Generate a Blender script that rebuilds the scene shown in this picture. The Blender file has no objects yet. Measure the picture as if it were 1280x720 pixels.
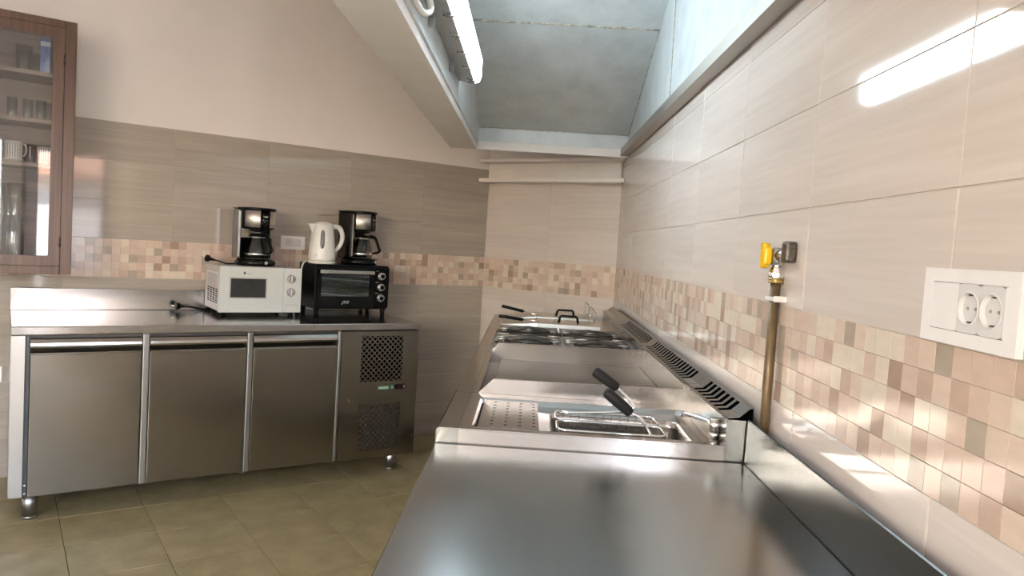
import bpy, bmesh, math, random
from mathutils import Vector, Matrix
random.seed(11)
C = bpy.context.scene.collection
PI = math.pi

# ------------------------------------------------------------------ camera
cam_d = bpy.data.cameras.new('camera'); cam = bpy.data.objects.new('camera', cam_d); C.objects.link(cam)
cam_d.sensor_width = 36.0; cam_d.lens = 36.0 * 925.345 / 1280.0; cam_d.clip_start = 0.02
R_ = Vector((0.99781, 0.02375, 0.06178)); D_ = Vector((0.06302, -0.05557, -0.99646)); F_ = Vector((-0.02023, 0.99817, -0.05694))
m = Matrix.Identity(4)
for i in range(3):
    m[i][0] = R_[i]; m[i][1] = -D_[i]; m[i][2] = -F_[i]
m[2][3] = 1.2915
cam.matrix_world = m
bpy.context.scene.camera = cam

# ------------------------------------------------------------------ world, lights, exposure
sc = bpy.context.scene
sc.view_settings.view_transform = 'Standard'; sc.view_settings.look = 'None'
sc.cycles.transparent_max_bounces = 24; sc.cycles.max_bounces = 10
sc.view_settings.gamma = 1.0; sc.view_settings.use_curve_mapping = False
sc.view_settings.exposure = 1.0
w = bpy.data.worlds.new('sky'); sc.world = w; w.use_nodes = True
nt = w.node_tree; nt.nodes.clear()
o_ = nt.nodes.new('ShaderNodeOutputWorld'); b_ = nt.nodes.new('ShaderNodeBackground')
sky = nt.nodes.new('ShaderNodeTexSky'); sky.sky_type = 'NISHITA'; sky.sun_disc = False
sky.sun_elevation = math.radians(38); sky.sun_rotation = math.radians(200); sky.air_density = 1.0; sky.dust_density = 3.0
nt.links.new(sky.outputs[0], b_.inputs[0]); nt.links.new(b_.outputs[0], o_.inputs[0]); b_.inputs[1].default_value = 1.7

def area(name, loc, direction, sx, sy, power, col, portal=False):
    l = bpy.data.lights.new(name, 'AREA'); l.shape = 'RECTANGLE'; l.size = sx; l.size_y = sy; l.energy = power; l.color = col
    if portal: l.cycles.is_portal = True
    o = bpy.data.objects.new(name, l); C.objects.link(o); o.location = loc
    o.rotation_euler = Vector(direction).to_track_quat('-Z', 'Y').to_euler()
    return o
area('door_portal', (0.672, 0.075, 1.0), (-1, 0, 0), 1.16, 1.98, 1.0, (1, 1, 1), True)
area('added_back_fill', (-1.25, -2.36, 1.55), (0, 1, 0), 1.5, 1.2, 20, (1.0, 0.965, 0.975))  # fill light added behind an invented window in the back wall
area('added_side_fill', (0.74, -1.35, 1.5), (-1, 0, 0), 1.0, 1.15, 44, (0.98, 0.98, 1.0))  # fill light added outside an invented second window in the right wall
sd = bpy.data.lights.new('sun', 'SUN'); sd.energy = 17.0; sd.angle = math.radians(0.6); sd.color = (1.0, 0.98, 0.95)
so_ = bpy.data.objects.new('sun', sd); C.objects.link(so_); so_.rotation_euler = Vector((0.50, -0.62, -0.80)).to_track_quat('-Z', 'Y').to_euler()

# ------------------------------------------------------------------ materials
def lin(r, g, b):
    f = lambda c: c / 12.92 if c <= 0.04045 else ((c + 0.055) / 1.055) ** 2.4
    return (f(r / 255), f(g / 255), f(b / 255), 1)

class Mat:
    def __init__(s, name):
        s.m = bpy.data.materials.new(name); s.m.use_nodes = True; s.t = s.m.node_tree
        s.b = s.t.nodes['Principled BSDF']
    def n(s, kind, **kw):
        x = s.t.nodes.new(kind)
        for k, v in kw.items():
            setattr(x, k, v)
        return x
    def l(s, a, b): s.t.links.new(a, b)
    def set(s, **kw):
        for k, v in kw.items():
            s.b.inputs[k.replace('_', ' ')].default_value = v
        return s
    def coords(s, scale, per_object=False, kind='Object'):
        tc = s.n('ShaderNodeTexCoord'); mp = s.n('ShaderNodeMapping'); mp.inputs['Scale'].default_value = scale
        s.l(tc.outputs[kind], mp.inputs['Vector'])
        if per_object:
            oi = s.n('ShaderNodeObjectInfo'); ml = s.n('ShaderNodeMath', operation='MULTIPLY'); ml.inputs[1].default_value = 37.0
            s.l(oi.outputs['Random'], ml.inputs[0])
            cb = s.n('ShaderNodeCombineXYZ')
            for k in range(3): s.l(ml.outputs[0], cb.inputs[k])
            s.l(cb.outputs[0], mp.inputs['Location'])
        return mp.outputs[0]
    def noise(s, vec, scale=1.0, detail=3.0, rough=0.5):
        x = s.n('ShaderNodeTexNoise'); x.inputs['Scale'].default_value = scale; x.inputs['Detail'].default_value = detail
        x.inputs['Roughness'].default_value = rough
        s.l(vec, x.inputs['Vector']); return x.outputs['Fac']
    def ramp(s, fac, stops):
        r = s.n('ShaderNodeValToRGB'); e = r.color_ramp.elements
        while len(e) < len(stops): e.new(0.5)
        for k, (p, c) in enumerate(stops): e[k].position = p; e[k].color = c
        s.l(fac, r.inputs[0]); return r.outputs[0]
    def rng(s, fac, a, b, fa=0.3, fb=0.7):
        r = s.n('ShaderNodeMapRange'); r.inputs[1].default_value = fa; r.inputs[2].default_value = fb
        r.inputs[3].default_value = a; r.inputs[4].default_value = b
        s.l(fac, r.inputs[0]); return r.outputs[0]
    def bump(s, fac, strength, dist=0.001):
        x = s.n('ShaderNodeBump'); x.inputs['Strength'].default_value = strength; x.inputs['Distance'].default_value = dist
        s.l(fac, x.inputs['Height']); s.l(x.outputs[0], s.b.inputs['Normal'])

def plain(name, col, rough=0.5, metal=0.0, var=0.08, scale=30.0):
    M = Mat(name)
    f = M.noise(M.coords((1, 1, 1)), scale, 2)
    a = tuple(c * (1 - var) for c in col[:3]) + (1,); b = tuple(min(1, c * (1 + var)) for c in col[:3]) + (1,)
    M.l(M.ramp(f, [(0.3, a), (0.7, b)]), M.b.inputs['Base Color'])
    M.set(Roughness=rough, Metallic=metal)
    return M.m

def steel(name, axis, rough=0.25, col=(0.58, 0.56, 0.53), spread=0.08, bump=0.003, smudge=0.0):
    M = Mat(name)
    sca = [70, 70, 70]; sca[axis] = 1.2
    v = M.coords(tuple(sca)); f = M.noise(v, 1.0, 3)
    a = tuple(c * 0.98 for c in col) + (1,); b = tuple(min(1, c * 1.02) for c in col) + (1,)
    M.l(M.ramp(f, [(0.25, a), (0.75, b)]), M.b.inputs['Base Color'])
    big = M.noise(M.coords((1, 1, 1)), 5.0, 4, 0.6)
    mx = M.n('ShaderNodeMath', operation='ADD')
    M.l(M.rng(f, rough - 0.008, rough + 0.008), mx.inputs[0]); M.l(M.rng(big, 0, spread * 0.4 + smudge), mx.inputs[1])
    M.l(mx.outputs[0], M.b.inputs['Roughness'])
    M.set(Metallic=1.0)
    return M.m

def tile_mat(name, c0, c1, c2, rough=0.06):
    M = Mat(name)
    v = M.coords((2.2, 40, 60), per_object=True)
    f1 = M.noise(v, 1.0, 5, 0.62)
    f2 = M.noise(M.coords((0.9, 10, 11), per_object=True), 1.0, 3)
    mx = M.n('ShaderNodeMath', operation='MULTIPLY_ADD'); mx.inputs[1].default_value = 0.6
    m2 = M.n('ShaderNodeMath', operation='MULTIPLY'); m2.inputs[1].default_value = 0.4
    M.l(f2, m2.inputs[0]); M.l(f1, mx.inputs[0]); M.l(m2.outputs[0], mx.inputs[2])
    M.l(M.ramp(mx.outputs[0], [(0.34, c0), (0.5, c1), (0.66, c2)]), M.b.inputs['Base Color'])
    M.set(Roughness=rough, **{'Specular_IOR_Level': 0.55})
    M.bump(f2, 0.02, 0.001)
    return M.m

def mosaic_mat(name, col, rough=0.12):
    M = Mat(name)
    f = M.noise(M.coords((20, 60, 60), per_object=True), 1.0, 3)
    a = tuple(c * 0.95 for c in col[:3]) + (1,); b = tuple(c * 1.05 for c in col[:3]) + (1,)
    M.l(M.ramp(f, [(0.3, a), (0.7, b)]), M.b.inputs['Base Color']); M.set(Roughness=rough)
    return M.m

def wood(name, c0, c1, axis=2, rough=0.32):
    M = Mat(name)
    s_ = [55, 55, 55]; s_[axis] = 2.2
    f = M.noise(M.coords(tuple(s_)), 1.0, 5, 0.6)
    M.l(M.ramp(f, [(0.3, c0), (0.7, c1)]), M.b.inputs['Base Color']); M.set(Roughness=rough); M.bump(f, 0.08, 0.001)
    return M.m

def glass(name, tint=(0.97, 0.98, 0.98, 1), ior=1.5, rough=0.02, extra=0.0):
    M = Mat(name); M.t.nodes.remove(M.b)
    tr = M.n('ShaderNodeBsdfTransparent'); tr.inputs[0].default_value = tint
    gl = M.n('ShaderNodeBsdfGlossy'); gl.inputs['Roughness'].default_value = rough
    lw = M.n('ShaderNodeLayerWeight'); lw.inputs[0].default_value = 0.5
    pw = M.n('ShaderNodeMath', operation='POWER'); pw.inputs[1].default_value = 4.0; M.l(lw.outputs['Facing'], pw.inputs[0])
    f0 = ((ior - 1) / (ior + 1)) ** 2 * 1.8 + extra
    ad = M.n('ShaderNodeMath', operation='MULTIPLY_ADD'); ad.inputs[1].default_value = 0.9 - f0; ad.inputs[2].default_value = f0; M.l(pw.outputs[0], ad.inputs[0])
    mx = M.n('ShaderNodeMixShader'); M.l(ad.outputs[0], mx.inputs[0]); M.l(tr.outputs[0], mx.inputs[1]); M.l(gl.outputs[0], mx.inputs[2])
    M.l(mx.outputs[0], M.t.nodes['Material Output'].inputs[0])
    return M.m

def emit(name, col, strength):
    M = Mat(name); f = M.noise(M.coords((1, 1, 1)), 8, 2)
    a = tuple(c * 0.96 for c in col[:3]) + (1,)
    M.l(M.ramp(f, [(0.3, a), (0.7, col)]), M.b.inputs['Emission Color'])
    M.set(Emission_Strength=strength, Roughness=0.4); M.b.inputs['Base Color'].default_value = (0.8, 0.8, 0.8, 1)
    return M.m

STEEL_X = steel('brushed_steel_x', 0, 0.19, col=(0.53, 0.50, 0.475))
STEEL_Y = steel('brushed_steel_y', 1, 0.19, col=(0.40, 0.395, 0.38))
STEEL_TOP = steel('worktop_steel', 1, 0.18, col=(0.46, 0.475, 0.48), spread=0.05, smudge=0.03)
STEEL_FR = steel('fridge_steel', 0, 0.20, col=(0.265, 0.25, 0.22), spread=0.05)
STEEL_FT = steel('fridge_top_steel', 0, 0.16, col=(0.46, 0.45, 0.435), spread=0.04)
STEEL_DK = steel('griddle_plate_steel', 0, 0.36, col=(0.145, 0.135, 0.12))
CHROME = plain('chrome', (0.75, 0.75, 0.75, 1), 0.08, 1.0, 0.03)
WIRE = plain('grate_wire', (0.46, 0.44, 0.41, 1), 0.33, 1.0, 0.12, 60)
DARKWIRE = plain('burnt_wire', (0.07, 0.062, 0.055, 1), 0.4, 0.7, 0.2, 60)
BLACK = plain('black_plastic', (0.0035, 0.0035, 0.0035, 1), 0.34, 0.0, 0.2); BLACK.node_tree.nodes['Principled BSDF'].inputs['Specular IOR Level'].default_value = 0.14
BLACKG = plain('black_gloss', (0.004, 0.004, 0.0045, 1), 0.12, 0.0, 0.2); BLACKG.node_tree.nodes['Principled BSDF'].inputs['Specular IOR Level'].default_value = 0.3
DARK = plain('dark_recess', (0.004, 0.004, 0.004, 1), 0.9); DARK.node_tree.nodes['Principled BSDF'].inputs['Specular IOR Level'].default_value = 0.0
RUBBER = plain('grip_rubber', (0.010, 0.0095, 0.0095, 1), 0.55); RUBBER.node_tree.nodes['Principled BSDF'].inputs['Specular IOR Level'].default_value = 0.3
WHITE = plain('white_plastic', (0.74, 0.73, 0.71, 1), 0.3, 0, 0.02)
OUTW = plain('outlet_white', (0.80, 0.77, 0.77, 1), 0.28, 0, 0.02)
OUTS = plain('socket_white', (0.66, 0.64, 0.64, 1), 0.35, 0, 0.02)
MWW = plain('microwave_white', (0.56, 0.58, 0.57, 1), 0.3, 0, 0.02)
GREYP = plain('grey_plastic', (0.30, 0.30, 0.30, 1), 0.35)
SILVER = plain('silver_plastic', (0.55, 0.55, 0.55, 1), 0.25, 0.8)
YELLOW = plain('yellow_plastic', (0.85, 0.50, 0.01, 1), 0.35, 0, 0.05)
COPPER = plain('copper_pipe_brown', (0.17, 0.115, 0.06, 1), 0.4, 0.4, 0.2, 18)
IRON = plain('aged_iron', (0.10, 0.09, 0.08, 1), 0.45, 0.7, 0.5, 90)
VALVE = plain('nickel_valve', (0.52, 0.50, 0.48, 1), 0.22, 1.0, 0.12, 50)
PLASTER = plain('wall_plaster', lin(238, 230, 225), 0.75, 0, 0.02, 4)
HOODW = plain('hood_white_paint', lin(234, 227, 221), 0.42, 0, 0.03, 9)
RAILM = steel('hood_rail_metal', 1, 0.45, col=(0.44, 0.41, 0.37), spread=0.15)
TILE_C = tile_mat('cream_tile', lin(201, 190, 182), lin(208, 197, 190), lin(215, 205, 198))
TILE_T = tile_mat('taupe_tile', lin(162, 152, 142), lin(171, 161, 151), lin(180, 171, 161))
GROUT_C = plain('grout_cream', lin(212, 200, 186), 0.7)
GROUT_T = plain('grout_taupe', lin(190, 180, 166), 0.7)
MOS = [mosaic_mat('mosaic_%s' % n, c) for n, c in (('rose', lin(203, 180, 165)), ('sand', lin(208, 188, 172)), ('cream', lin(214, 201, 185)),
       ('tan', lin(189, 165, 150)), ('brown', lin(168, 144, 129)), ('grey', lin(172, 158, 144)))]
MOSW = [0, 0, 0, 0, 1, 1, 1, 1, 2, 2, 2, 3, 3, 4, 5]
def floor_mat():
    M = Mat('floor_tile'); v = M.coords((1, 1, 1), per_object=True)
    f = M.noise(v, 260, 2, 0.7); g = M.noise(v, 9, 3)
    mx = M.n('ShaderNodeMath', operation='MULTIPLY_ADD'); mx.inputs[1].default_value = 0.55
    m2 = M.n('ShaderNodeMath', operation='MULTIPLY'); m2.inputs[1].default_value = 0.45
    M.l(g, m2.inputs[0]); M.l(f, mx.inputs[0]); M.l(m2.outputs[0], mx.inputs[2])
    M.l(M.ramp(mx.outputs[0], [(0.36, lin(128, 118, 88)), (0.5, lin(146, 135, 103)), (0.64, lin(162, 150, 117))]), M.b.inputs['Base Color'])
    M.set(Roughness=0.42); M.bump(f, 0.05, 0.001)
    return M.m
FLOOR = floor_mat()
FGROUT = plain('floor_grout', lin(92, 84, 66), 0.8)
WOOD = wood('walnut_wood', lin(78, 56, 45), lin(112, 83, 66), 2)
WOODX = wood('walnut_wood_rail', lin(78, 56, 45), lin(112, 83, 66), 0)
WOODI = wood('cabinet_inside', lin(124, 108, 98), lin(148, 131, 119), 0, 0.45)
GLASS = glass('pane_glass', (0.93, 0.94, 0.94, 1), 1.55)
GLASSW = glass('drink_glass', (0.90, 0.92, 0.92, 1), 1.5, 0.03, 0.03)
GLASSD = glass('smoky_carafe_glass', (0.62, 0.62, 0.62, 1), 1.5, 0.03)
def galv():
    M = Mat('hood_galvanised_sheet'); v = M.coords((1, 1, 1))
    f = M.noise(v, 6.0, 6, 0.65); g = M.noise(M.coords((30, 3, 3)), 1.0, 3)
    M.l(M.ramp(f, [(0.28, (0.54, 0.555, 0.55, 1)), (0.5, (0.64, 0.66, 0.655, 1)), (0.72, (0.73, 0.75, 0.75, 1))]), M.b.inputs['Base Color'])
    M.l(M.rng(f, 0.32, 0.5), M.b.inputs['Roughness']); M.set(Metallic=0.15)
    return M.m
GALV = galv()
SEAM = plain('hood_seam_sealant', (0.42, 0.38, 0.30, 1), 0.6, 0, 0.5, 60)
LAMP = emit('lamp_diffuser', (0.76, 0.91, 1.0, 1), 15.0)
LAMPG = plain('lamp_housing_grey', (0.36, 0.36, 0.35, 1), 0.4, 0, 0.15, 40)

# ------------------------------------------------------------------ mesh builder
class MB:
    def __init__(s, off=(0, 0, 0)):
        s.bm = bmesh.new(); s.off = Vector(off)
    def _new(s, verts, smooth=None):
        pass
    def box(s, x0, x1, y0, y1, z0, z1, bev=0.0, seg=1, M=None):
        mat = Matrix.Translation(((x0 + x1) / 2, (y0 + y1) / 2, (z0 + z1) / 2)) @ Matrix.Diagonal((abs(x1 - x0), abs(y1 - y0), abs(z1 - z0), 1))
        if M is not None: mat = M @ mat
        r = bmesh.ops.create_cube(s.bm, size=1.0, matrix=mat)
        if bev > 0:
            es = list({e for v in r['verts'] for e in v.link_edges})
            bmesh.ops.bevel(s.bm, geom=es, offset=bev, segments=seg, affect='EDGES', profile=0.5)
        return s
    def hexa(s, p):   # 8 points: bottom 4 ccw, top 4 ccw
        v = [s.bm.verts.new(Vector(q)) for q in p]
        for f in ((0, 3, 2, 1), (4, 5, 6, 7), (0, 1, 5, 4), (1, 2, 6, 5), (2, 3, 7, 6), (3, 0, 4, 7)):
            s.bm.faces.new([v[i] for i in f])
        return s
    def prism(s, poly, vec):   # polygon of 3d points swept along vec
        a = [s.bm.verts.new(Vector(q)) for q in poly]; b = [s.bm.verts.new(Vector(q) + Vector(vec)) for q in poly]
        n = len(a); s.bm.faces.new(a[::-1]); s.bm.faces.new(b)
        for i in range(n): s.bm.faces.new((a[i], a[(i + 1) % n], b[(i + 1) % n], b[i]))
        return s
    def cyl(s, p0, p1, r0, r1=None, seg=20, caps=True, smooth=True):
        r1 = r0 if r1 is None else r1
        p0 = Vector(p0); p1 = Vector(p1); d = (p1 - p0)
        q = d.to_track_quat('Z', 'Y').to_matrix()
        ra = []; rb = []
        for k in range(seg):
            a = 2 * PI * k / seg; u = q @ Vector((math.cos(a), math.sin(a), 0))
            ra.append(s.bm.verts.new(p0 + u * r0)); rb.append(s.bm.verts.new(p1 + u * r1))
        for k in range(seg):
            f = s.bm.faces.new((ra[k], ra[(k + 1) % seg], rb[(k + 1) % seg], rb[k])); f.smooth = smooth
        if caps:
            s.bm.faces.new(ra[::-1]); s.bm.faces.new(rb)
        return s
    def tube(s, pts, r, seg=8, close=False, smooth_n=0):
        P = [Vector(p) for p in pts]
        if smooth_n:
            Q = []
            n = len(P)
            for i in range(n - 1):
                p0 = P[max(0, i - 1)]; p1 = P[i]; p2 = P[i + 1]; p3 = P[min(n - 1, i + 2)]
                for k in range(smooth_n):
                    t = k / smooth_n
                    Q.append(0.5 * ((2 * p1) + (p2 - p0) * t + (2 * p0 - 5 * p1 + 4 * p2 - p3) * t * t + (3 * p1 - p0 - 3 * p2 + p3) * t ** 3))
            Q.append(P[-1]); P = Q
        n = len(P); rings = []
        up = None
        for i in range(n):
            if close: t = (P[(i + 1) % n] - P[i - 1])
            else: t = P[min(n - 1, i + 1)] - P[max(0, i - 1)]
            t.normalize()
            if up is None:
                up = Vector((0, 0, 1)) if abs(t.z) < 0.9 else Vector((1, 0, 0))
            u = (up - t * up.dot(t)).normalized(); v = t.cross(u); up = u
            rr = r
            if isinstance(r, (list, tuple)):
                q = i * (len(r) - 1) / max(1, n - 1); q0 = min(int(q), len(r) - 2); rr = r[q0] + (r[q0 + 1] - r[q0]) * (q - q0)
            rings.append([s.bm.verts.new(P[i] + (u * math.cos(2 * PI * k / seg) + v * math.sin(2 * PI * k / seg)) * rr) for k in range(seg)])
        for i in range(n if close else n - 1):
            A = rings[i]; B = rings[(i + 1) % n]
            for k in range(seg):
                f = s.bm.faces.new((A[k], A[(k + 1) % seg], B[(k + 1) % seg], B[k])); f.smooth = True
        if not close:
            s.bm.faces.new(rings[0][::-1]); s.bm.faces.new(rings[-1])
        return s
    def lathe(s, prof, c=(0, 0, 0), seg=28, a0=0.0, a1=2 * PI, sx=1.0, sy=1.0, smooth=True):
        full = abs(a1 - a0 - 2 * PI) < 1e-6
        n = seg if full else seg + 1; cols = []
        for k in range(n):
            a = a0 + (a1 - a0) * k / seg
            cols.append([s.bm.verts.new((c[0] + r * math.cos(a) * sx, c[1] + r * math.sin(a) * sy, c[2] + z)) for r, z in prof])
        for k in range(seg):
            A = cols[k]; B = cols[(k + 1) % n]
            for j in range(len(prof) - 1):
                try:
                    f = s.bm.faces.new((A[j], B[j], B[j + 1], A[j + 1])); f.smooth = smooth
                except ValueError: pass
        return s
    def gridplate(s, us, vs, solid, fn, th):
        """plate of cells us x vs; solid(i,j) says which stay; fn(u,v,h) -> point, h from 0 to -th"""
        nu, nv = len(us) - 1, len(vs) - 1; cache = {}
        def V(i, j, k):
            if (i, j, k) not in cache: cache[(i, j, k)] = s.bm.verts.new(Vector(fn(us[i], vs[j], 0 if k else -th)))
            return cache[(i, j, k)]
        S = [[bool(solid(i, j)) for j in range(nv)] for i in range(nu)]
        at = lambda i, j: 0 <= i < nu and 0 <= j < nv and S[i][j]
        for i in range(nu):
            for j in range(nv):
                if not S[i][j]: continue
                s.bm.faces.new((V(i, j, 1), V(i + 1, j, 1), V(i + 1, j + 1, 1), V(i, j + 1, 1)))
                s.bm.faces.new((V(i, j, 0), V(i, j + 1, 0), V(i + 1, j + 1, 0), V(i + 1, j, 0)))
                if not at(i - 1, j): s.bm.faces.new((V(i, j, 0), V(i, j, 1), V(i, j + 1, 1), V(i, j + 1, 0)))
                if not at(i + 1, j): s.bm.faces.new((V(i + 1, j, 0), V(i + 1, j + 1, 0), V(i + 1, j + 1, 1), V(i + 1, j, 1)))
                if not at(i, j - 1): s.bm.faces.new((V(i, j, 0), V(i + 1, j, 0), V(i + 1, j, 1), V(i, j, 1)))
                if not at(i, j + 1): s.bm.faces.new((V(i, j + 1, 0), V(i, j + 1, 1), V(i + 1, j + 1, 1), V(i + 1, j + 1, 0)))
        return s
    def mesh(s, name, mats, tri=False):
        bmesh.ops.recalc_face_normals(s.bm, faces=s.bm.faces[:])
        bmesh.ops.translate(s.bm, verts=s.bm.verts[:], vec=-s.off)
        me = bpy.data.meshes.new(name); s.bm.to_mesh(me); s.bm.free()
        for x in (mats if isinstance(mats, (list, tuple)) else [mats]): me.materials.append(x)
        return me
    def build(s, name, mat, parent=None, label=None, kind=None):
        o = bpy.data.objects.new(name, s.mesh(name, mat)); C.objects.link(o)
        if parent is not None: o.parent = parent
        if label: o['label'] = label
        if kind: o['kind'] = kind
        return o

def thing(name, label, cat, loc=(0, 0, 0), rotz=0.0, group=None):
    o = bpy.data.objects.new(name, None); C.objects.link(o); o.empty_display_size = 0.05
    o.location = loc; o.rotation_euler = (0, 0, rotz); o['label'] = label; o['category'] = cat
    if group: o['group'] = group
    return o
def tag(o, label, cat, group=None):
    o['label'] = label; o['category'] = cat
    if group: o['group'] = group
    return o
def link(me, name, loc, rotz, parent, kind=None, rx=0.0, ry=0.0):
    o = bpy.data.objects.new(name, me); C.objects.link(o); o.location = loc; o.rotation_euler = (rx, ry, rotz); o.parent = parent
    if kind: o['kind'] = kind
    return o
def text_mesh(name, body, size, mat, parent, loc, rot, shear=0.0, ext=0.0004):
    cu = bpy.data.curves.new(name, 'FONT'); cu.body = body; cu.size = size; cu.extrude = ext; cu.align_x = 'CENTER'; cu.align_y = 'CENTER'; cu.shear = shear
    cu.resolution_u = 2
    tmp = bpy.data.objects.new(name + '_tmp', cu); C.objects.link(tmp)
    dg = bpy.context.evaluated_depsgraph_get()
    me = bpy.data.meshes.new_from_object(tmp.evaluated_get(dg)); bpy.data.objects.remove(tmp); me.materials.clear(); me.materials.append(mat)
    o = bpy.data.objects.new(name, me); C.objects.link(o); o.parent = parent; o.location = loc; o.rotation_euler = rot
    return o

# frames of the walls:  local x along the wall, local y out of the room (into the wall)
TH_L = math.atan2(0.5842, 0.8116)
OL = Vector((-0.5842 * 4.3330, 0.8116 * 4.3330, 0))
def L(s, d, z): return OL + Vector((0.8116, 0.5842, 0)) * s + Vector((0.5842, -0.8116, 0)) * d + Vector((0, 0, z))
CLB = Vector((-0.307, 5.118, 0)); CBR = Vector((0.5386, 4.575, 0))
TH_B = math.atan2(CBR.y - CLB.y, CBR.x - CLB.x)
XR = 0.5386
CEIL = 2.9

# ------------------------------------------------------------------ room shell
def wall_slab(name, a, b, th, z0, z1, holes=(), mat=PLASTER, back=0.007):
    """a->b along the inner face with the room on the right hand side of a->b ... slab sits 'back' behind the face"""
    a = Vector(a); b = Vector(b); t = (b - a); ln = t.length; t.normalize(); n = Vector((-t.y, t.x, 0))
    us = sorted({-0.11, ln + 0.11} | {h[0] for h in holes} | {h[1] for h in holes}); vs = sorted({z0, z1} | {h[2] for h in holes} | {h[3] for h in holes})
    def solid(i, j):
        u = (us[i] + us[i + 1]) / 2; v = (vs[j] + vs[j + 1]) / 2
        return not any(h[0] < u < h[1] and h[2] < v < h[3] for h in holes)
    mb = MB(a); mb.gridplate(us, vs, solid, lambda u, v, h: a + t * u + n * (back - h) + Vector((0, 0, v)), th)
    o = mb.build(name, mat, kind='structure'); o.location = a
    return o
WL0 = L(-1.9, 0, 0)                 # far left end of the left wall
P_SIDE = Vector((WL0.x, -2.2, 0)); P_BACK = Vector((XR, -2.2, 0))
wall_left = wall_slab('wall_left', WL0, CLB, 0.10, -0.05, CEIL)
wall_far = wall_slab('wall_far', CLB, CBR, 0.10, -0.05, CEIL)
wall_right = wall_slab('wall_right', CBR, P_BACK, 0.12, -0.05, CEIL, holes=[(4.575 - 0.655, 4.575 + 0.505, -0.05, 1.985), (4.575 + 0.8, 4.575 + 1.9, 0.9, 2.1)])
wall_back = wall_slab('wall_back', P_BACK, P_SIDE, 0.10, -0.05, CEIL, holes=[(XR + 1.0, XR + 2.6, 0.9, 2.2)])
wall_side = wall_slab('wall_side', P_SIDE, WL0, 0.10, -0.05, CEIL)
poly = [P_BACK, CBR, CLB, WL0, P_SIDE]
def slab_poly(name, pts, z0, z1, mat):
    mb = MB(); mb.prism([Vector((p.x, p.y, z0)) for p in pts], (0, 0, z1 - z0)); return mb.build(name, mat, kind='structure')
cen = sum((Vector(p) for p in poly), Vector()) / len(poly)
big = [p + (p - cen).normalized() * 0.16 for p in poly]
floor = slab_poly('floor', big, -0.10, -0.0035, FGROUT)
ceiling = slab_poly('ceiling', big, CEIL, CEIL + 0.1, PLASTER)

def tile_mesh(wd, ht, th, mat, ch=0.0008, name='tile'):
    """face at local y=0, centred in x/z, chamfered front edge"""
    bm = bmesh.new(); w2, h2 = wd / 2, ht / 2
    R0 = [bm.verts.new((x * (w2 - ch), 0, z * (h2 - ch))) for x, z in ((-1, -1), (1, -1), (1, 1), (-1, 1))]
    R1 = [bm.verts.new((x * w2, ch, z * h2)) for x, z in ((-1, -1), (1, -1), (1, 1), (-1, 1))]
    R2 = [bm.verts.new((x * w2, th, z * h2)) for x, z in ((-1, -1), (1, -1), (1, 1), (-1, 1))]
    bm.faces.new(R0)
    for A, B in ((R0, R1), (R1, R2)):
        for k in range(4): bm.faces.new((A[k], B[k], B[(k + 1) % 4], A[(k + 1) % 4]))
    bmesh.ops.recalc_face_normals(bm, faces=bm.faces[:])
    me = bpy.data.meshes.new(name); bm.to_mesh(me); bm.free(); me.materials.append(mat); return me
_tc = {}
def tmesh(wd, ht, mat, ch=0.0008, name='tile'):
    k = (round(wd, 4), round(ht, 4), mat.name)
    if k not in _tc: _tc[k] = tile_mesh(wd, ht, 0.0062, mat, ch, name)
    return _tc[k]
def put_tile(wall, origin, th, s0, s1, z0, z1, mat, gap=0.0018, tilt=0.0):
    me = tmesh(s1 - s0 - gap, z1 - z0 - gap, mat)
    c = origin + Vector((math.cos(th), math.sin(th), 0)) * ((s0 + s1) / 2) + Vector((0, 0, (z0 + z1) / 2))
    o = link(me, 'tile', c - wall.location, th, wall)
    if tilt: o.rotation_euler = (random.uniform(-tilt, tilt), random.uniform(-tilt, tilt) * 0, th + random.uniform(-tilt, tilt))
    return o
def grout(name, wall, origin, th, s0, s1, z0, z1, mat):
    mb = MB(); mb.box(s0, s1, 0.0022, 0.0066, z0, z1); o = mb.build(name, mat, wall); o.location = origin - wall.location; o.rotation_euler = (0, 0, th); return o
def mosaic(wall, origin, th, cols, single, z0=1.0):
    """cols: list of s0 (4 cm squares); those in 'single' are parts of their own, the rest joined"""
    q = 0.04; g = 0.0007
    me = [tmesh(q - g, q - g, mm, 0.0004, 'mosaic_tile') for mm in MOS]
    rest = MB(); restm = []
    prev = {}
    for s0 in cols:
        for r in range(5):
            k = random.choice(MOSW)
            if prev.get(r) == k and k >= 3: k = random.choice(MOSW)
            prev[r] = k
            if s0 in single:
                c = origin + Vector((math.cos(th), math.sin(th), 0)) * (s0 + q / 2) + Vector((0, 0, z0 + q * r + q / 2))
                link(me[k], 'mosaic_tile', c - wall.location, th, wall)
            else:
                n0 = len(rest.bm.faces)
                rest.box(s0 + g / 2, s0 + q - g / 2, 0, 0.0062, z0 + q * r + g / 2, z0 + q * (r + 1) - g / 2)
                restm.append(k)
    if restm:
        rest.bm.faces.ensure_lookup_table()
        for i, f in enumerate(rest.bm.faces): f.material_index = restm[i // 6]
        o = rest.build('mosaic_strip', MOS, wall, kind='stuff'); o.location = origin - wall.location; o.rotation_euler = (0, 0, th)

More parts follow.
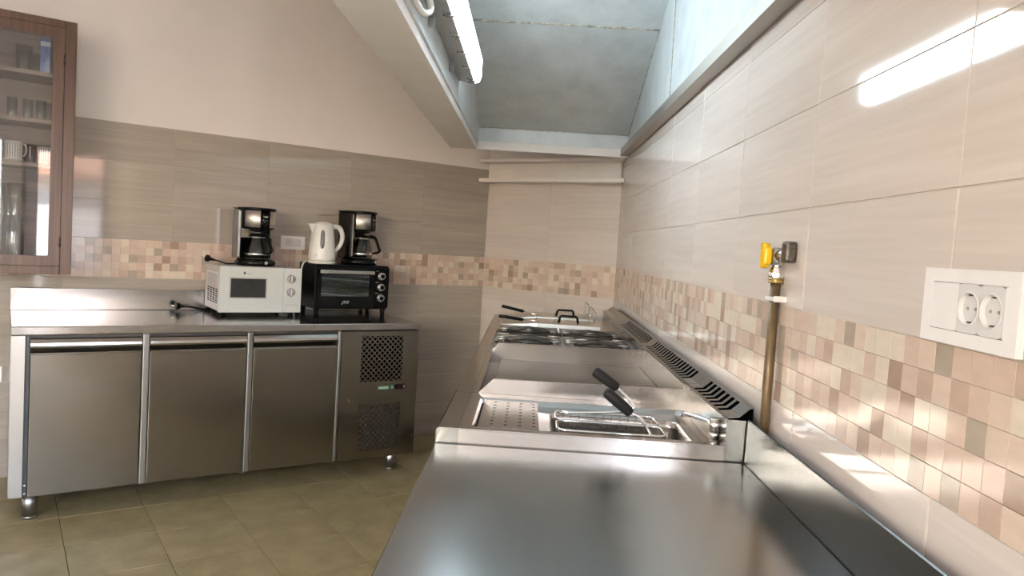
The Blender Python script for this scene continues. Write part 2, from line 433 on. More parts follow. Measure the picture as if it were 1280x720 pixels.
# right wall: local x runs towards the camera (th = -90 deg); s = 4.575 - y
TH_R = -PI / 2
OR_ = Vector((XR, 4.575, 0))
rj = [0.0] + [4.575 - (0.9564 + 0.499 * k) for k in range(7, -1, -1)] + [4.575 - 0.658]
for (z0, z1) in ((0.8, 1.0), (1.2, 1.4), (1.4, 1.6), (1.6, 1.8), (1.8, 2.0), (2.0, 2.2)):
    for a, b in zip(rj[:-1], rj[1:]):
        put_tile(wall_right, OR_, TH_R, a, b, z0, z1, TILE_C, tilt=0.0035)
grout('grout', wall_right, OR_, TH_R, 0, 3.917, 0.8, 2.2, GROUT_C)
allc = [round(0.04 * k, 4) for k in range(0, 97)] + [3.877]
mosaic(wall_right, OR_, TH_R, allc, set(allc[38:98]))
# tiles beyond the door, behind the camera
for (z0, z1) in ((1.2, 1.4), (1.4, 1.6), (1.6, 1.8)): pass
# left wall
lj = [2.741 - 0.499 * k for k in range(7, -1, -1)]
for r in range(9):
    z0, z1 = 0.2 * r, 0.2 * r + 0.2
    if r == 5: continue
    for a, b in zip(lj[:-1], lj[1:]):
        put_tile(wall_left, OL, TH_L, a, b, z0, z1, TILE_T, tilt=0.0015)
grout('grout', wall_left, OL, TH_L, lj[0], 2.741, 0, 1.8, GROUT_T)
lc = [round(2.741 - 0.04 * (k + 1), 4) for k in range(87)]
mosaic(wall_left, OL, TH_L, lc, set(lc[:60]))
# far wall
LB = (CBR - CLB).length
bj = [0.0, LB - 0.5, LB + 0.004]
for r in range(9):
    if r == 5: continue
    for a, b in zip(bj[:-1], bj[1:]):
        put_tile(wall_far, CLB, TH_B, a, b, 0.2 * r, 0.2 * r + 0.2, TILE_C, tilt=0.0015)
grout('grout', wall_far, CLB, TH_B, 0, LB, 0, 1.8, GROUT_C)
bc = [round(LB - 0.04 * (k + 1), 4) for k in range(25)]
mosaic(wall_far, CLB, TH_B, bc, set())
# floor tiles, laid along the left wall
def floor_tile_mesh(wd, dp):
    return tile_mesh(wd, dp, 0.0036, FLOOR, 0.0008)
fm = floor_tile_mesh(0.3335 - 0.003, 0.33 - 0.003); fm_edge = floor_tile_mesh(0.3335 - 0.003, 0.355 - 0.003)
def inside(p, pts):
    c = False; n = len(pts)
    for i in range(n):
        a = pts[i]; b = pts[i - 1]
        if (a.y > p.y) != (b.y > p.y) and p.x < (b.x - a.x) * (p.y - a.y) / (b.y - a.y) + a.x: c = not c
    return c
def clip(pts, pl):
    out = pts; n = len(pl)
    for k in range(n):
        a = pl[k]; b = pl[(k + 1) % n]; e = Vector((b.x - a.x, b.y - a.y, 0)); nn = Vector((-e.y, e.x, 0)); src = out; out = []
        for q in range(len(src)):
            p0 = src[q - 1]; p1 = src[q]; d0 = (p0 - a).dot(nn); d1 = (p1 - a).dot(nn)
            if (d0 >= 0) != (d1 >= 0): out.append(p0 + (p1 - p0) * (d0 / (d0 - d1)))
            if d1 >= 0: out.append(p1)
        if len(out) < 3: return []
    return out
for i in range(-13, 12):
    for j in range(0, 20):
        s0 = 0.219 + 0.3335 * i; d0 = 0.025 + 0.33 * j
        me_ = fm
        if j == 0: d0 = 0.0; me_ = fm_edge
        dd = 0.355 if j == 0 else 0.33
        cs = [L(s0 + a, d0 + b, 0) for a in (0.01, 0.3235) for b in (0.01, dd - 0.01)]
        if not all(inside(c, poly) for c in cs):
            g_ = 0.0015; P = clip([L(s0 + g_, d0 + g_, 0), L(s0 + 0.3335 - g_, d0 + g_, 0), L(s0 + 0.3335 - g_, d0 + dd - g_, 0), L(s0 + g_, d0 + dd - g_, 0)], poly)
            if len(P) >= 3 and max((p - P[0]).length for p in P) > 0.05:
                mb = MB(P[0]); mb.prism([p + Vector((0, 0, -0.0036)) for p in P], (0, 0, 0.0036)); o = mb.build('floor_tile', FLOOR, floor); o.location = P[0]
            continue
        c = L(s0 + 0.3335 / 2, d0 + dd / 2, 0)
        o = link(me_, 'floor_tile', c, TH_L, floor); o.rotation_euler = (-PI / 2, 0, TH_L)
        # face up: local y=0 plane turned to +z

# white C-profile channel on the far wall
mb = MB((0, 0, 0))
mb.box(0.004, LB - 0.004, -0.012, -0.0005, 1.715, 1.845)
for za_, zb_ in ((1.708, 1.732), (1.838, 1.856)): mb.prism([(0.003, -0.0005, za_), (LB - 0.004, -0.0005, za_), (LB + 0.073, -0.122, za_), (0.003, -0.122, za_)], (0, 0, zb_ - za_))
o = mb.build('trim_1', HOODW, kind='structure'); o.location = CLB; o.rotation_euler = (0, 0, TH_B)

# door opening frame and frame of an added, unseen window behind the camera
mb = MB()
for y0, y1, z0, z1 in ((-0.505, -0.455, 0, 1.985), (0.617, 0.655, 0, 1.985), (-0.455, 0.617, 1.935, 1.985)):
    mb.box(XR - 0.012, XR + 0.128, y0 + 0.0005, y1 - 0.0005, z0, z1 - 0.0005, 0.004)
door = mb.build('door_1', WOOD, kind='structure')
mb = MB()
xa, xb = XR - 2.6, XR - 1.0
for x0, x1, z0, z1 in ((xa, xa + 0.06, 0.9, 2.2), (xb - 0.06, xb, 0.9, 2.2), ((xa + xb) / 2 - .03, (xa + xb) / 2 + .03, 0.96, 2.14), (xa + .06, xb - .06, 0.9, 0.96), (xa + .06, xb - .06, 2.14, 2.2)):
    mb.box(x0 + .0005, x1 - .0005, -2.30, -2.22, z0 + .0005, z1 - .0005, 0.004)
added_win = mb.build('added_window_1', WHITE, kind='structure')  # unseen window added to bring more light into the room
for x0, x1 in ((xa + 0.06, (xa + xb) / 2 - .03), ((xa + xb) / 2 + .03, xb - 0.06)):
    mb = MB(); mb.box(x0, x1, -2.263, -2.257, 0.96, 2.14); mb.build('pane', GLASS, added_win)

mb = MB()  # second unseen window, added in the right wall as a light source
for y0, y1, z0, z1 in ((-1.9, -1.84, 0.9, 2.1), (-0.86, -0.8, 0.9, 2.1), (-1.84, -0.86, 0.9, 0.96), (-1.84, -0.86, 2.04, 2.1)):
    mb.box(XR + 0.03, XR + 0.10, y0 + .0005, y1 - .0005, z0 + .0005, z1 - .0005, 0.004)
added_win = mb.build('added_window_2', WHITE, kind='structure')
mb = MB(); mb.box(XR + 0.06, XR + 0.066, -1.84, -0.86, 0.96, 2.04); mb.build('pane', GLASS, added_win)

# ------------------------------------------------------------------ outside, seen through the door in reflections
mb = MB(); mb.box(0.70, 14, -9, 6, -0.16, -0.06); o = mb.build('terrace', plain('terrace_concrete', lin(176, 168, 156), 0.8, 0, 0.1, 5), kind='structure')
hs = thing('house', 'white neighbouring house with orange tiled roof outside the door', 'house', (6.2, -8.2, -0.06), math.radians(215.6))
mb = MB(); mb.box(-5, 5, 0, 4, 0, 2.35); mb.build('wall', plain('render_white', lin(222, 214, 208), 0.8), hs)
mb = MB(); mb.prism([(-5.4, -0.6, 2.2), (-5.4, 2.0, 3.5), (-5.4, 4.6, 2.2), (-5.4, 4.6, 2.32), (-5.4, 2.0, 3.64), (-5.4, -0.6, 2.32)], (10.8, 0, 0)); mb.build('roof', plain('roof_tile_orange', lin(198, 150, 124), 0.8, 0, 0.2, 14), hs)

# ------------------------------------------------------------------ cooking line along the right wall
XL = -0.185            # front edge of the line (towards the aisle)
Y0, Y1, Y2, Y3, Y4 = 1.640, 2.050, 2.850, 3.650, 4.430
ZD = 0.875
def legs(par, x0, x1, y0, y1, h, r=0.025, mat=STEEL_X):
    for x in (x0, x1):
        for y in (y0, y1):
            mb = MB(); mb.cyl((x, y, 0.0), (x, y, h), r); mb.build('leg', mat, par)

# worktop
ct = thing('worktop_counter', 'long empty brushed steel worktop in the foreground with low upstand on wall side', 'counter', (0.16, 1.17, 0))
o_ct = Vector((0.16, 1.17, 0))
YN = 0.72
mb = MB(o_ct); mb.box(XL, 0.5055, YN, Y0 - 0.006, 0.80, 0.84, 0.003, 2); mb.build('worktop', STEEL_TOP, ct)
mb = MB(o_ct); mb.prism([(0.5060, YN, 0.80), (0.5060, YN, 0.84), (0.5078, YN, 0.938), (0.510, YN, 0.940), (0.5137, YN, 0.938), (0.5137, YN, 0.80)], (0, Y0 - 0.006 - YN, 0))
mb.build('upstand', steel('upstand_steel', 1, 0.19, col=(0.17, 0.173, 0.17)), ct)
mb = MB(o_ct); mb.box(XL + 0.03, 0.49, YN + 0.02, Y0 - 0.02, 0.12, 0.7995); mb.build('cabinet_body', STEEL_X, ct)
for k in range(2):
    ya = YN + 0.03 + k * 0.445
    mb = MB(o_ct); mb.box(XL + 0.012, XL + 0.0295, ya, ya + 0.435, 0.13, 0.79, 0.002); d_ = mb.build('door', STEEL_X, ct)
    mb = MB(o_ct); mb.tube([(XL + .012, ya + 0.39, 0.66), (XL - .018, ya + 0.39, 0.66), (XL - .018, ya + 0.39, 0.76), (XL + .012, ya + 0.39, 0.76)], 0.006); mb.build('handle', CHROME, d_)
legs(ct, XL + 0.07 - o_ct.x, 0.44 - o_ct.x, YN + .07 - o_ct.y, Y0 - .08 - o_ct.y, 0.1195)

def module(name, label, cat, ya, yb, deck_fn):
    org = Vector((0.16, (ya + yb) / 2, 0))
    t = thing(name, label, cat, org)
    ya += 0.0012; yb -= 0.0012
    mb = MB(org); mb.box(XL + 0.035, 0.452, ya, yb, 0.12, 0.775); mb.build('body', STEEL_X, t)
    mb = MB(org)                                             # front control fascia with rolled nose
    mb.prism([(XL, ya, 0.80), (XL, ya, ZD - 0.006), (XL + 0.006, ya, ZD), (XL + 0.05, ya, ZD), (XL + 0.05, ya, 0.775), (XL + 0.02, ya, 0.775)], (0, yb - ya, 0))
    mb.build('front_panel', STEEL_Y, t)
    legs(t, XL + 0.08 - org.x, 0.40 - org.x, ya + .06 - org.y, yb - .06 - org.y, 0.1195)
    # upstand box and sloping louvred flue
    mb = MB(org); mb.box(0.463, 0.4655, ya, yb, 0.76, 0.9345); mb.box(0.4655, 0.5120, ya, ya + .002, 0.76, 0.9345); mb.box(0.4655, 0.4955, yb - .002, yb, 0.76, 0.9345); mb.build('back_upstand', STEEL_Y, t)
    return t, org, ya, yb
def flue(t, org, ya, yb, slots, y_first, pitch, wid):
    wid = wid * 1.12
    prof = [(0.4625, 0.9350), (0.4650, 0.9400), (0.477, 0.9412), (0.490, 0.9425), (0.5005, 0.9515), (0.512, 0.9620), (0.520, 0.9650), (0.5225, 0.961)]
    us = list(range(len(prof)))
    ys = [ya]; sl = []
    for k in range(slots):
        a = y_first + k * pitch; sl.append((len(ys), )); ys += [a, a + wid]
    ys.append(yb)
    slot_j = {1 + 2 * k for k in range(slots)}
    def fn(u, v, h):
        i = int(u); x, z = prof[i]
        return (x, v, z + h)
    mb = MB(org); mb.gridplate(us, ys, lambda i, j: not (j in slot_j and i in (1, 2, 3, 4)), fn, 0.0014)
    mb.build('flue_grille', steel('flue_steel', 0, 0.3, col=(0.36, 0.36, 0.36)), t)
    mb = MB(org); mb.box(0.466, 0.520, ya + .0025, yb - .0025, 0.90, 0.912); mb.box(0.5188, 0.5205, ya + .0025, yb - .0025, 0.912, 0.9605); mb.build('flue_duct', DARK, t)

# --- pasta cooker
t, org, ya, yb = module('pasta_cooker', 'steel pasta cooker with perforated drain board and sunken basin next to the worktop', 'cooker', Y0, Y1, None)
PX0, PX1, PY0, PY1 = -0.107, 0.445, 1.668, 1.995          # pressed recess
WX0, WX1, WY0, WY1 = 0.082, 0.408, 1.690, 1.915           # basin
mb = MB(org)
us = [XL + 0.0505, PX0, PX1, 0.4625]; vs = [ya, PY0, PY1, yb]
mb.gridplate(us, vs, lambda i, j: not (i == 1 and j == 1), lambda u, v, h: (u, v, ZD + h), 0.003)
mb.box(XL + 0.0505, 0.4625, ya, ya + 0.003, 0.776, ZD - 0.0035); mb.box(XL + 0.0505, 0.4625, yb - .003, yb, 0.776, ZD - 0.0035)
mb.build('top_deck', STEEL_X, t)
mb = MB(org)      # pan: sloped rim down to a floor at 0.862 with basin hole
zf = 0.862
def ring(x0, x1, y0, y1, z, r, n=6):
    out = []
    for cx, cy, a0 in ((x1 - r, y1 - r, 0), (x0 + r, y1 - r, PI / 2), (x0 + r, y0 + r, PI), (x1 - r, y0 + r, 1.5 * PI)):
        for k in range(n + 1):
            a = a0 + PI / 2 * k / n; out.append((cx + r * math.cos(a), cy + r * math.sin(a), z))
    return out
def loft(mb, rings, smooth=True):
    vs_ = [[mb.bm.verts.new(p) for p in r] for r in rings]
    for A, B in zip(vs_[:-1], vs_[1:]):
        n = len(A)
        for k in range(n):
            f = mb.bm.faces.new((A[k], A[(k + 1) % n], B[(k + 1) % n], B[k])); f.smooth = smooth
    return vs_
rr = [ring(PX0 - .0015, PX1 + .0015, PY0 - .0015, PY1 + .0015, ZD - .0002, 0.024), ring(PX0 + .004, PX1 - .004, PY0 + .004, PY1 - .004, ZD - 0.004, 0.022),
      ring(PX0 + .009, PX1 - .009, PY0 + .008, PY1 - .009, zf + 0.003, 0.02), ring(PX0 + .014, PX1 - .014, PY0 + .012, PY1 - .014, zf, 0.018),
      ring(WX0 - .006, WX1 + .006, WY0 - .006, WY1 + .006, zf, 0.03), ring(WX0, WX1, WY0, WY1, zf - 0.004, 0.026), ring(WX0 + .001, WX1 - .001, WY0 + .001, WY1 - .001, zf - 0.02, 0.026),
      ring(WX0 + .004, WX1 - .004, WY0 + .004, WY1 - .004, 0.63, 0.026)]
vv = loft(mb, rr); mb.bm.faces.new(vv[-1])
mb.build('basin', STEEL_X, t)
TX0, TX1, TY0, TY1 = -0.094, 0.048, 1.684, 1.980
mb = MB(org)
us = [TX0]; ush = set()
for k in range(4):
    c = TX0 + 0.030 + k * 0.0335; us += [c - 0.0035, c + 0.0035]; ush.add(1 + 2 * k)
us.append(TX1); vs = [TY0]; vsh = set()
for k in range(8):
    c = TY0 + 0.028 + k * 0.0345; vs += [c - 0.0052, c + 0.0052]; vsh.add(1 + 2 * k)
vs.append(TY1)
mb.gridplate(us, vs, lambda i, j: not (i in ush and j in vsh), lambda u, v, h: (u, v, 0.8725 + h), 0.0015)
mb.box(TX0, TX1, TY0, TY0 + .0015, 0.8625, 0.871); mb.box(TX0, TX1, TY1 - .0015, TY1, 0.8625, 0.871); mb.box(TX1 - .0015, TX1, TY0 + .0015, TY1 - .0015, 0.8625, 0.871)
mb.build('drain_board', steel('drain_board_steel', 1, 0.16, col=(0.5, 0.49, 0.48)), t, 'perforated steel drain board')
mb = MB(org); mb.cyl((0.453 - 0.0, 1.706, 0.8755), (0.453, 1.706, 0.892), 0.0105); mb.cyl((0.453, 1.706, 0.892), (0.453, 1.706, 0.921), 0.0125, 0.0125); mb.cyl((0.453, 1.706, 0.921), (0.453, 1.706, 0.923), 0.0125, 0.010)
tp = mb.build('tap', CHROME, t, 'chrome filling tap')
mb = MB(org); mb.tube([(0.446, 1.712, 0.911), (0.425, 1.745, 0.912), (0.404, 1.775, 0.912), (0.396, 1.787, 0.908)], [0.0062, 0.0060, 0.0058, 0.0062], 10, smooth_n=4); mb.build('spout', CHROME, tp)
flue(t, org, ya, yb, 7, Y0 + 0.075, 0.0415, 0.024)

def basket(label, x0, x1, y0, y1, grip, base, mid, rimpt):
    og = Vector(((x0 + x1) / 2, (y0 + y1) / 2, 0.70))
    t = thing('pasta_basket', label, 'basket', og, group=None)
    zr = 0.872
    mb = MB(og); r = ring(x0, x1, y0, y1, zr, 0.02, 4); mb.tube(r, 0.0032, 8, close=True); mb.build('rim', CHROME, t)
    mb = MB(og); 
    n = 12
    for k in range(1, n):
        x = x0 + (x1 - x0) * k / n
        mb.tube([(x, y0, zr), (x, y0 + .003, 0.71), (x, y1 - .003, 0.71), (x, y1, zr)], 0.0007, 4)
    for k in range(1, 6):
        y = y0 + (y1 - y0) * k / 6
        mb.tube([(x0, y, zr), (x0 + .003, y, 0.71), (x1 - .003, y, 0.71), (x1, y, zr)], 0.0007, 4)
    for k in range(1, 9):
        z = zr - k * 0.02; mb.tube(ring(x0 + .001, x1 - .001, y0 + .001, y1 - .001, z, 0.018, 3), 0.0007, 4, close=True)
    mb.build('wire_mesh', DARKWIRE, t, kind='stuff')
    mb = MB(og); mb.tube([rimpt, base, mid, grip[1]], 0.0034, 8, smooth_n=6); mb.build('handle_rod', CHROME, t)
    mb = MB(og); a = Vector(grip[0]); b = Vector(grip[1]); d = (b - a)
    mb.tube([a, a + d * .03, a + d * .12, a + d * .5, a + d * .88, a + d * .97, b], [0.009, 0.0125, 0.0135, 0.0135, 0.0125, 0.0115, 0.008], 14)
    mb.build('grip', RUBBER, t, 'black rubber grip')
    return t
basket('wire pasta basket nearest the worktop with thick black grip leaning left', 0.092, 0.345, 1.700, 1.795, ((0.199, 1.722, 0.9655), (0.262, 1.722, 0.917)), (0.306, 1.722, 0.878), (0.285, 1.722, 0.907), (0.308, 1.705, 0.872))
basket('wire pasta basket on the griddle side with higher black grip behind the first', 0.092, 0.345, 1.805, 1.900, ((0.181, 1.84, 0.992), (0.242, 1.84, 0.953)), (0.270, 1.84, 0.897), (0.275, 1.84, 0.922), (0.102, 1.86, 0.876))

# --- griddle
t, org, ya, yb = module('griddle', 'flat steel griddle with raised splash guards behind the pasta cooker', 'griddle', Y1, Y2, None)
mb = MB(org); mb.box(XL + 0.0505, -0.118, ya, yb, 0.80, ZD); mb.build('front_strip', STEEL_Y, t)
mb = MB(org)
mb.box(-0.1175, -0.084, ya + 0.03, yb - 0.012, 0.80, 0.838); mb.build('grease_gutter', STEEL_DK, t)
mb = MB(org); mb.box(-0.0835, 0.4535, ya + 0.03, yb - 0.012, 0.80, 0.853, 0.002); mb.build('griddle_plate', STEEL_DK, t)
gth = 0.014
mb = MB(org); mb.prism([(-0.117, ya, 0.80), (0.4625, ya, 0.80), (0.4625, ya, 0.921), (-0.078, ya, 0.917), (-0.117, ya, 0.876)], (0, gth, 0)); mb.build('side_guard', STEEL_X, t)
mb = MB(org); mb.prism([(-0.117, yb - 0.0115, 0.80), (0.4625, yb - 0.0115, 0.80), (0.4625, yb - 0.0115, 0.920), (-0.095, yb - 0.0115, 0.915), (-0.117, yb - 0.0115, 0.890)], (0, 0.0115, 0)); mb.build('side_guard', STEEL_X, t)
mb = MB(org); mb.box(0.4545, 0.4622, ya + gth + .001, yb - 0.0125, 0.80, 0.9345); mb.build('back_guard', STEEL_Y, t)
flue(t, org, ya, yb, 17, Y1 + 0.085, 0.0415, 0.024)

# --- gas stove
t, org, ya, yb = module('gas_stove', 'four burner gas stove with bent wire grates between griddle and fryer', 'stove', Y2, Y3, None)
mb = MB(org); mb.box(XL + 0.0505, 0.4625, ya, yb, 0.776, 0.857); mb.build('hob_pan', plain('hob_pan_metal', (0.68, 0.66, 0.63, 1), 0.5, 0.25, 0.04), t)
for i, xc in enumerate((0.02, 0.31)):
    for j, yc in enumerate((Y2 + 0.21, Y2 + 0.59)):
        mb = MB(org); mb.lathe([(0.0, 0.8575), (0.058, 0.8575), (0.058, 0.866), (0.045, 0.872), (0.045, 0.877), (0.0, 0.879)], (xc, yc, 0), 24); mb.build('burner', IRON, t)
        bn = None
        mb = MB(org); hx, hy, z = 0.140, 0.185, 0.8955
        for y in (yc - hy, yc + hy): mb.tube([(xc - hx, y, z), (xc + hx, y, z)], 0.0058, 8)
        for y in (yc - hy * .72, yc - hy * .36, yc + hy * .36, yc + hy * .72):
            mb.tube([(xc - hx, y, z), (xc - hx * .62, y, z)], 0.0052, 8); mb.tube([(xc + hx * .62, y, z), (xc + hx, y, z)], 0.0052, 8)
        for x in (xc - hx + .014, xc + hx - .014): mb.tube([(x, yc - hy + .006, z - 0.011), (x, yc + hy - .006, z - 0.011)], 0.0055, 8)
        for sx in (-1, 1):
            for sy in (-1, 1): mb.tube([(xc + sx * (hx - .03), yc + sy * (hy - 0.005), z - .004), (xc + sx * (hx - .03), yc + sy * (hy - 0.002), 0.8575)], 0.005, 6)
        g_ = mb.build('grate', WIRE, t)
        mb = MB(org)
        for sy in (-1, 1):      # facing chevrons make the diamonds over the flame
            mb.tube([(xc - hx * .95, yc + sy * hy * .36, z), (xc, yc + sy * hy * .86, z + .005), (xc + hx * .95, yc + sy * hy * .36, z)], 0.0062, 8)
            mb.tube([(xc - hx * .7, yc + sy * .012, z + .002), (xc, yc + sy * hy * .42, z + .010), (xc + hx * .7, yc + sy * .012, z + .002)], 0.0062, 8)
        mb.build('chevron_bars', DARKWIRE, g_)
flue(t, org, ya, yb, 17, Y2 + 0.085, 0.0415, 0.024)

# --- deep fryer
t, org, ya, yb = module('deep_fryer', 'twin tank steel deep fryer at the far end of the cooking line', 'fryer', Y3, Y4, None)
mb = MB(org)
us = [XL + 0.0505, -0.10, 0.375, 0.4625]; vs = [ya, Y3 + 0.05, Y3 + 0.365, Y3 + 0.415, Y3 + 0.73, yb]
mb.gridplate(us, vs, lambda i, j: not (i == 1 and j in (1, 3)), lambda u, v, h: (u, v, ZD + h), 0.003); mb.build('top_deck', STEEL_X, t)
for y0 in (Y3 + 0.05, Y3 + 0.415):
    mb = MB(org); r0 = ring(-0.10, 0.375, y0, y0 + 0.315, ZD - .001, 0.02); r1 = ring(-0.095, 0.37, y0 + .005, y0 + 0.31, 0.786, 0.02)
    v_ = loft(mb, [r0, r1]); mb.bm.faces.new(v_[-1]); mb.build('tank', STEEL_DK, t)
flue(t, org, ya, yb, 0, 0, 0, 0)
for k, (y0, lab1, lab2, dz) in enumerate(((Y3 + 0.05, 'front steel fryer lid with black bridge handle beside the stove', 'front fryer basket with lower black grip beside the stove', 0.0),
                                 (Y3 + 0.415, 'rear steel fryer lid with black bridge handle near the far wall', 'rear fryer basket with raised black grip near the far wall', 0.016))):
    lo = Vector((0.14, y0 + 0.157, ZD))
    lid = thing('fryer_cover', lab1, 'lid', lo, group='fryer lids')
    mb = MB(lo); y1 = y0 + 0.315
    cs = [(y0 - .008, 0.8765), (y0 + .008, 0.911), (y1 - .01, 0.909), (y1 + .008, 0.8765)]
    mb.prism([(0.0665, y, z) for y, z in cs], (0.313, 0, 0))
    A = [(0.0640, y, z) for y, z in cs]; B = [(-0.118, y0 + .02, 0.8765), (-0.120, y0 + .03, 0.894), (-0.120, y1 - .03, 0.892), (-0.118, y1 - .01, 0.8765)]
    mb.hexa([A[0], A[3], B[3], B[0], A[1], A[2], B[2], B[1]])
    mb.build('lid_plate', steel('lid_steel', 1, 0.34, col=(0.74, 0.69, 0.63)), lid)
    mb = MB(lo); yc = y0 + 0.11
    mb.tube([(0.172, yc, 0.900), (0.180, yc, 0.941), (0.186, yc, 0.946), (0.262, yc, 0.946), (0.268, yc, 0.941), (0.276, yc, 0.898)], 0.0062, 8)
    mb.build('bridge_handle', BLACK, lid, 'black bridge handle')
    bo = Vector((0.1, y0 + 0.157, 0.80))
    bk = thing('fryer_basket', lab2, 'basket', bo, group='fryer baskets')
    yg = y0 + 0.15
    mb = MB(bo)
    za, zb = (0.922 + dz * 1.4, 0.911 + dz * 0.7)
    mb.tube([(-0.137, yg, za + .002), (-0.133, yg, za), (-0.014, yg, zb), (-0.010, yg, zb - .0005)], [0.0075, 0.0092, 0.0088, 0.006], 10); mb.build('grip', BLACK, bk, 'black grip')
    mb = MB(bo); mb.tube([(-0.012, yg, zb), (0.062, yg, 0.9085), (0.30, yg + 0.02, 0.9035), (0.34, yg + .02, 0.9105)], 0.0022, 6); mb.build('handle_rod', CHROME, bk)
    mb = MB(bo)
    for q in (0, 1):
        yy = yg + 0.015 + q * 0.07
        mb.tube([(0.338, yg + .02, 0.907), (0.340, yy, 0.97 + .02 * q), (0.350, yy + .02, 0.99), (0.372, yy + .03, 0.962), (0.368, yy + .03, 0.915), (0.352, yy, 0.93)], 0.0022, 6)
    mb.build('hook_wire', CHROME, bk)

# ------------------------------------------------------------------ hood
ho = Vector((0.05, 3.0, 1.84))
hd = thing('exhaust_hood', 'large open extraction hood with white rim and grey sheet metal inside above the stove', 'hood', ho)
HX0, HX1, HI0, HI1, HY0, HY1 = -0.50, 0.537, -0.345, 0.49, 1.54, 4.335
mb = MB(ho); mb.box(HX0, HI0, HY0, HY1 + 0.02, 1.84, 1.872, 0.001); mb.build('front_rim', HOODW, hd)
mb = MB(ho); mb.box(HI0 + .0005, HX1, HY1, HY1 + 0.02, 1.84, 1.888, 0.001); mb.build('end_rim', HOODW, hd)
mb = MB(ho); mb.box(HI0 + .0005, HX1, HY0, HY0 + 0.05, 1.84, 1.872, 0.001); mb.build('end_rim', HOODW, hd)
mb = MB(ho); mb.box(HI1, HX1 - 0.0005, HY0 + 0.0505, HY1 - 0.0005, 1.848, 1.868); mb.box(HI1, HI1 + 0.003, HY0 + 0.0505, HY1 - .0005, 1.868, 1.888); mb.build('wall_rail', RAILM, hd)
mb = MB(ho); mb.box(-0.357, -0.337, HY0, HY1, 1.8725, CEIL - .001); mb.build('front_sheet', GALV, hd)
mb = MB(ho); mb.box(0.530, 0.5365, HY0, HY1, 1.889, CEIL - .001); mb.build('wall_sheet', plain('hood_wall_sheet', (0.60, 0.63, 0.635, 1), 0.42, 0.1, 0.10, 7), hd)
mb = MB(ho); mb.box(HX0, -0.3575, HY0, HY1 + .02, 1.8725, CEIL - .001); mb.build('outer_casing', HOODW, hd)
mb = MB(ho); mb.box(-0.3365, 0.5295, HY1, HY1 + 0.02, 1.8885, 1.966); mb.build('end_strip', plain('end_strip_sheet', (0.56, 0.57, 0.56, 1), 0.45, 0.4, 0.06, 12), hd)
ys_ = [(4.334, 1.966), (3.445, 2.312)]
sl = (2.312 - 1.966) / (4.334 - 3.445)
ys_.append((2.45, 2.312 + sl * 0.995))
for (ya_, za_), (yb_, zb_) in zip(ys_[:-1], ys_[1:]):
    mb = MB(ho); e = 0.001
    mb.prism([(-0.3365, ya_, za_), (0.5295, ya_, za_), (0.5295, yb_ + .002, zb_ - e), (-0.3365, yb_ + .002, zb_ - e)], (0, 0.004, 0.010)); mb.build('sloping_sheet', GALV, hd)
yb_, zb_ = ys_[1]
mb = MB(ho); mb.tube([(-0.33 + 0.86 * k / 24, yb_ + random.uniform(-.002, .002), zb_ - 0.001) for k in range(25)], [0.005 + random.uniform(-.0015, .002) for k in range(25)], 6); mb.build('seam', SEAM, hd, 'rust stained seam')
mb = MB(ho); mb.tube([(0.5295, 4.33 - 0.889 * k / 24, 1.966 + 0.346 * k / 24 + random.uniform(-.002, .002)) for k in range(25)], [0.003 + random.uniform(-.001, .0015) for k in range(25)], 6); mb.build('seam', SEAM, hd)
mb = MB(ho); mb.tube([(-0.33, 4.332, 1.967), (0.528, 4.332, 1.967)], 0.003, 6); mb.build('seam', SEAM, hd)
mb = MB(ho); mb.box(-0.3365, 0.5295, HY0 + .021, 2.452, 2.70, 2.712); mb.build('top_sheet', GALV, hd)
mb = MB(ho); mb.box(-0.3365, 0.5295, HY0, HY0 + 0.02, 1.889, 2.6995); mb.build('near_sheet', HOODW, hd)
mb = MB(ho); mb.tube([(0.5285, 3.05, 1.90), (0.5285, 3.08, 2.45)], 0.0018, 6); mb.build('seam', SEAM, hd)

# lamp on the inner side of the hood
lo = Vector((-0.336, 2.48, 2.02))
lp = thing('hood_lamp', 'long grey waterproof fluorescent lamp glowing white inside the hood', 'lamp', lo)
LY0, LY1, LZ0, LZ1 = 1.86, 3.10, 1.947, 2.078
mb = MB(lo); mb.prism([(-0.336, LY0, LZ0 + 0.012), (-0.285, LY0, LZ0), (-0.266, LY0, LZ0 - 0.003), (-0.266, LY0, LZ1 + 0.003), (-0.285, LY0, LZ1), (-0.336, LY0, LZ1 - 0.012)], (0, LY1 - LY0, 0)); mb.build('housing', LAMPG, lp)
mb = MB(lo); mb.prism([(-0.2655, LY0 + .008, LZ0 + .003), (-0.250, LY0 + .012, LZ0 + .008), (-0.243, LY0 + .016, LZ0 + 0.03), (-0.243, LY0 + .016, LZ1 - 0.03), (-0.250, LY0 + .012, LZ1 - .008), (-0.2655, LY0 + .008, LZ1 - .003)], (0, LY1 - LY0 - 0.02, 0)); mb.build('diffuser', LAMP, lp, 'glowing white diffuser')
for k in range(6):
    y = LY0 + 0.10 + k * 0.208
    for z0, z1 in ((LZ0 - 0.010, LZ0 + 0.006), (LZ1 - 0.006, LZ1 + 0.010)):
        mb = MB(lo); mb.box(-0.283, -0.258, y - 0.008, y + 0.008, z0, z1, 0.002); mb.cyl((-0.29, y - .012, (z0 + z1) / 2), (-0.29, y + 0.012, (z0 + z1) / 2), 0.004, seg=8); mb.build('clip', SILVER, lp)
mb = MB(lo); c0 = Vector((-0.30, 1.99, 1.915))
mb.tube([(-0.335, 1.80, 1.91), (-0.325, 1.90, 1.89), (-0.315, 1.97, 1.885), (-0.305, 2.02, 1.91), (-0.31, 2.0, 1.94), (-0.315, 1.93, 1.955), (-0.31, 1.87, 1.975)], 0.009, 10, smooth_n=6); mb.build('conduit', HOODW, lp, 'white bent cable conduit')
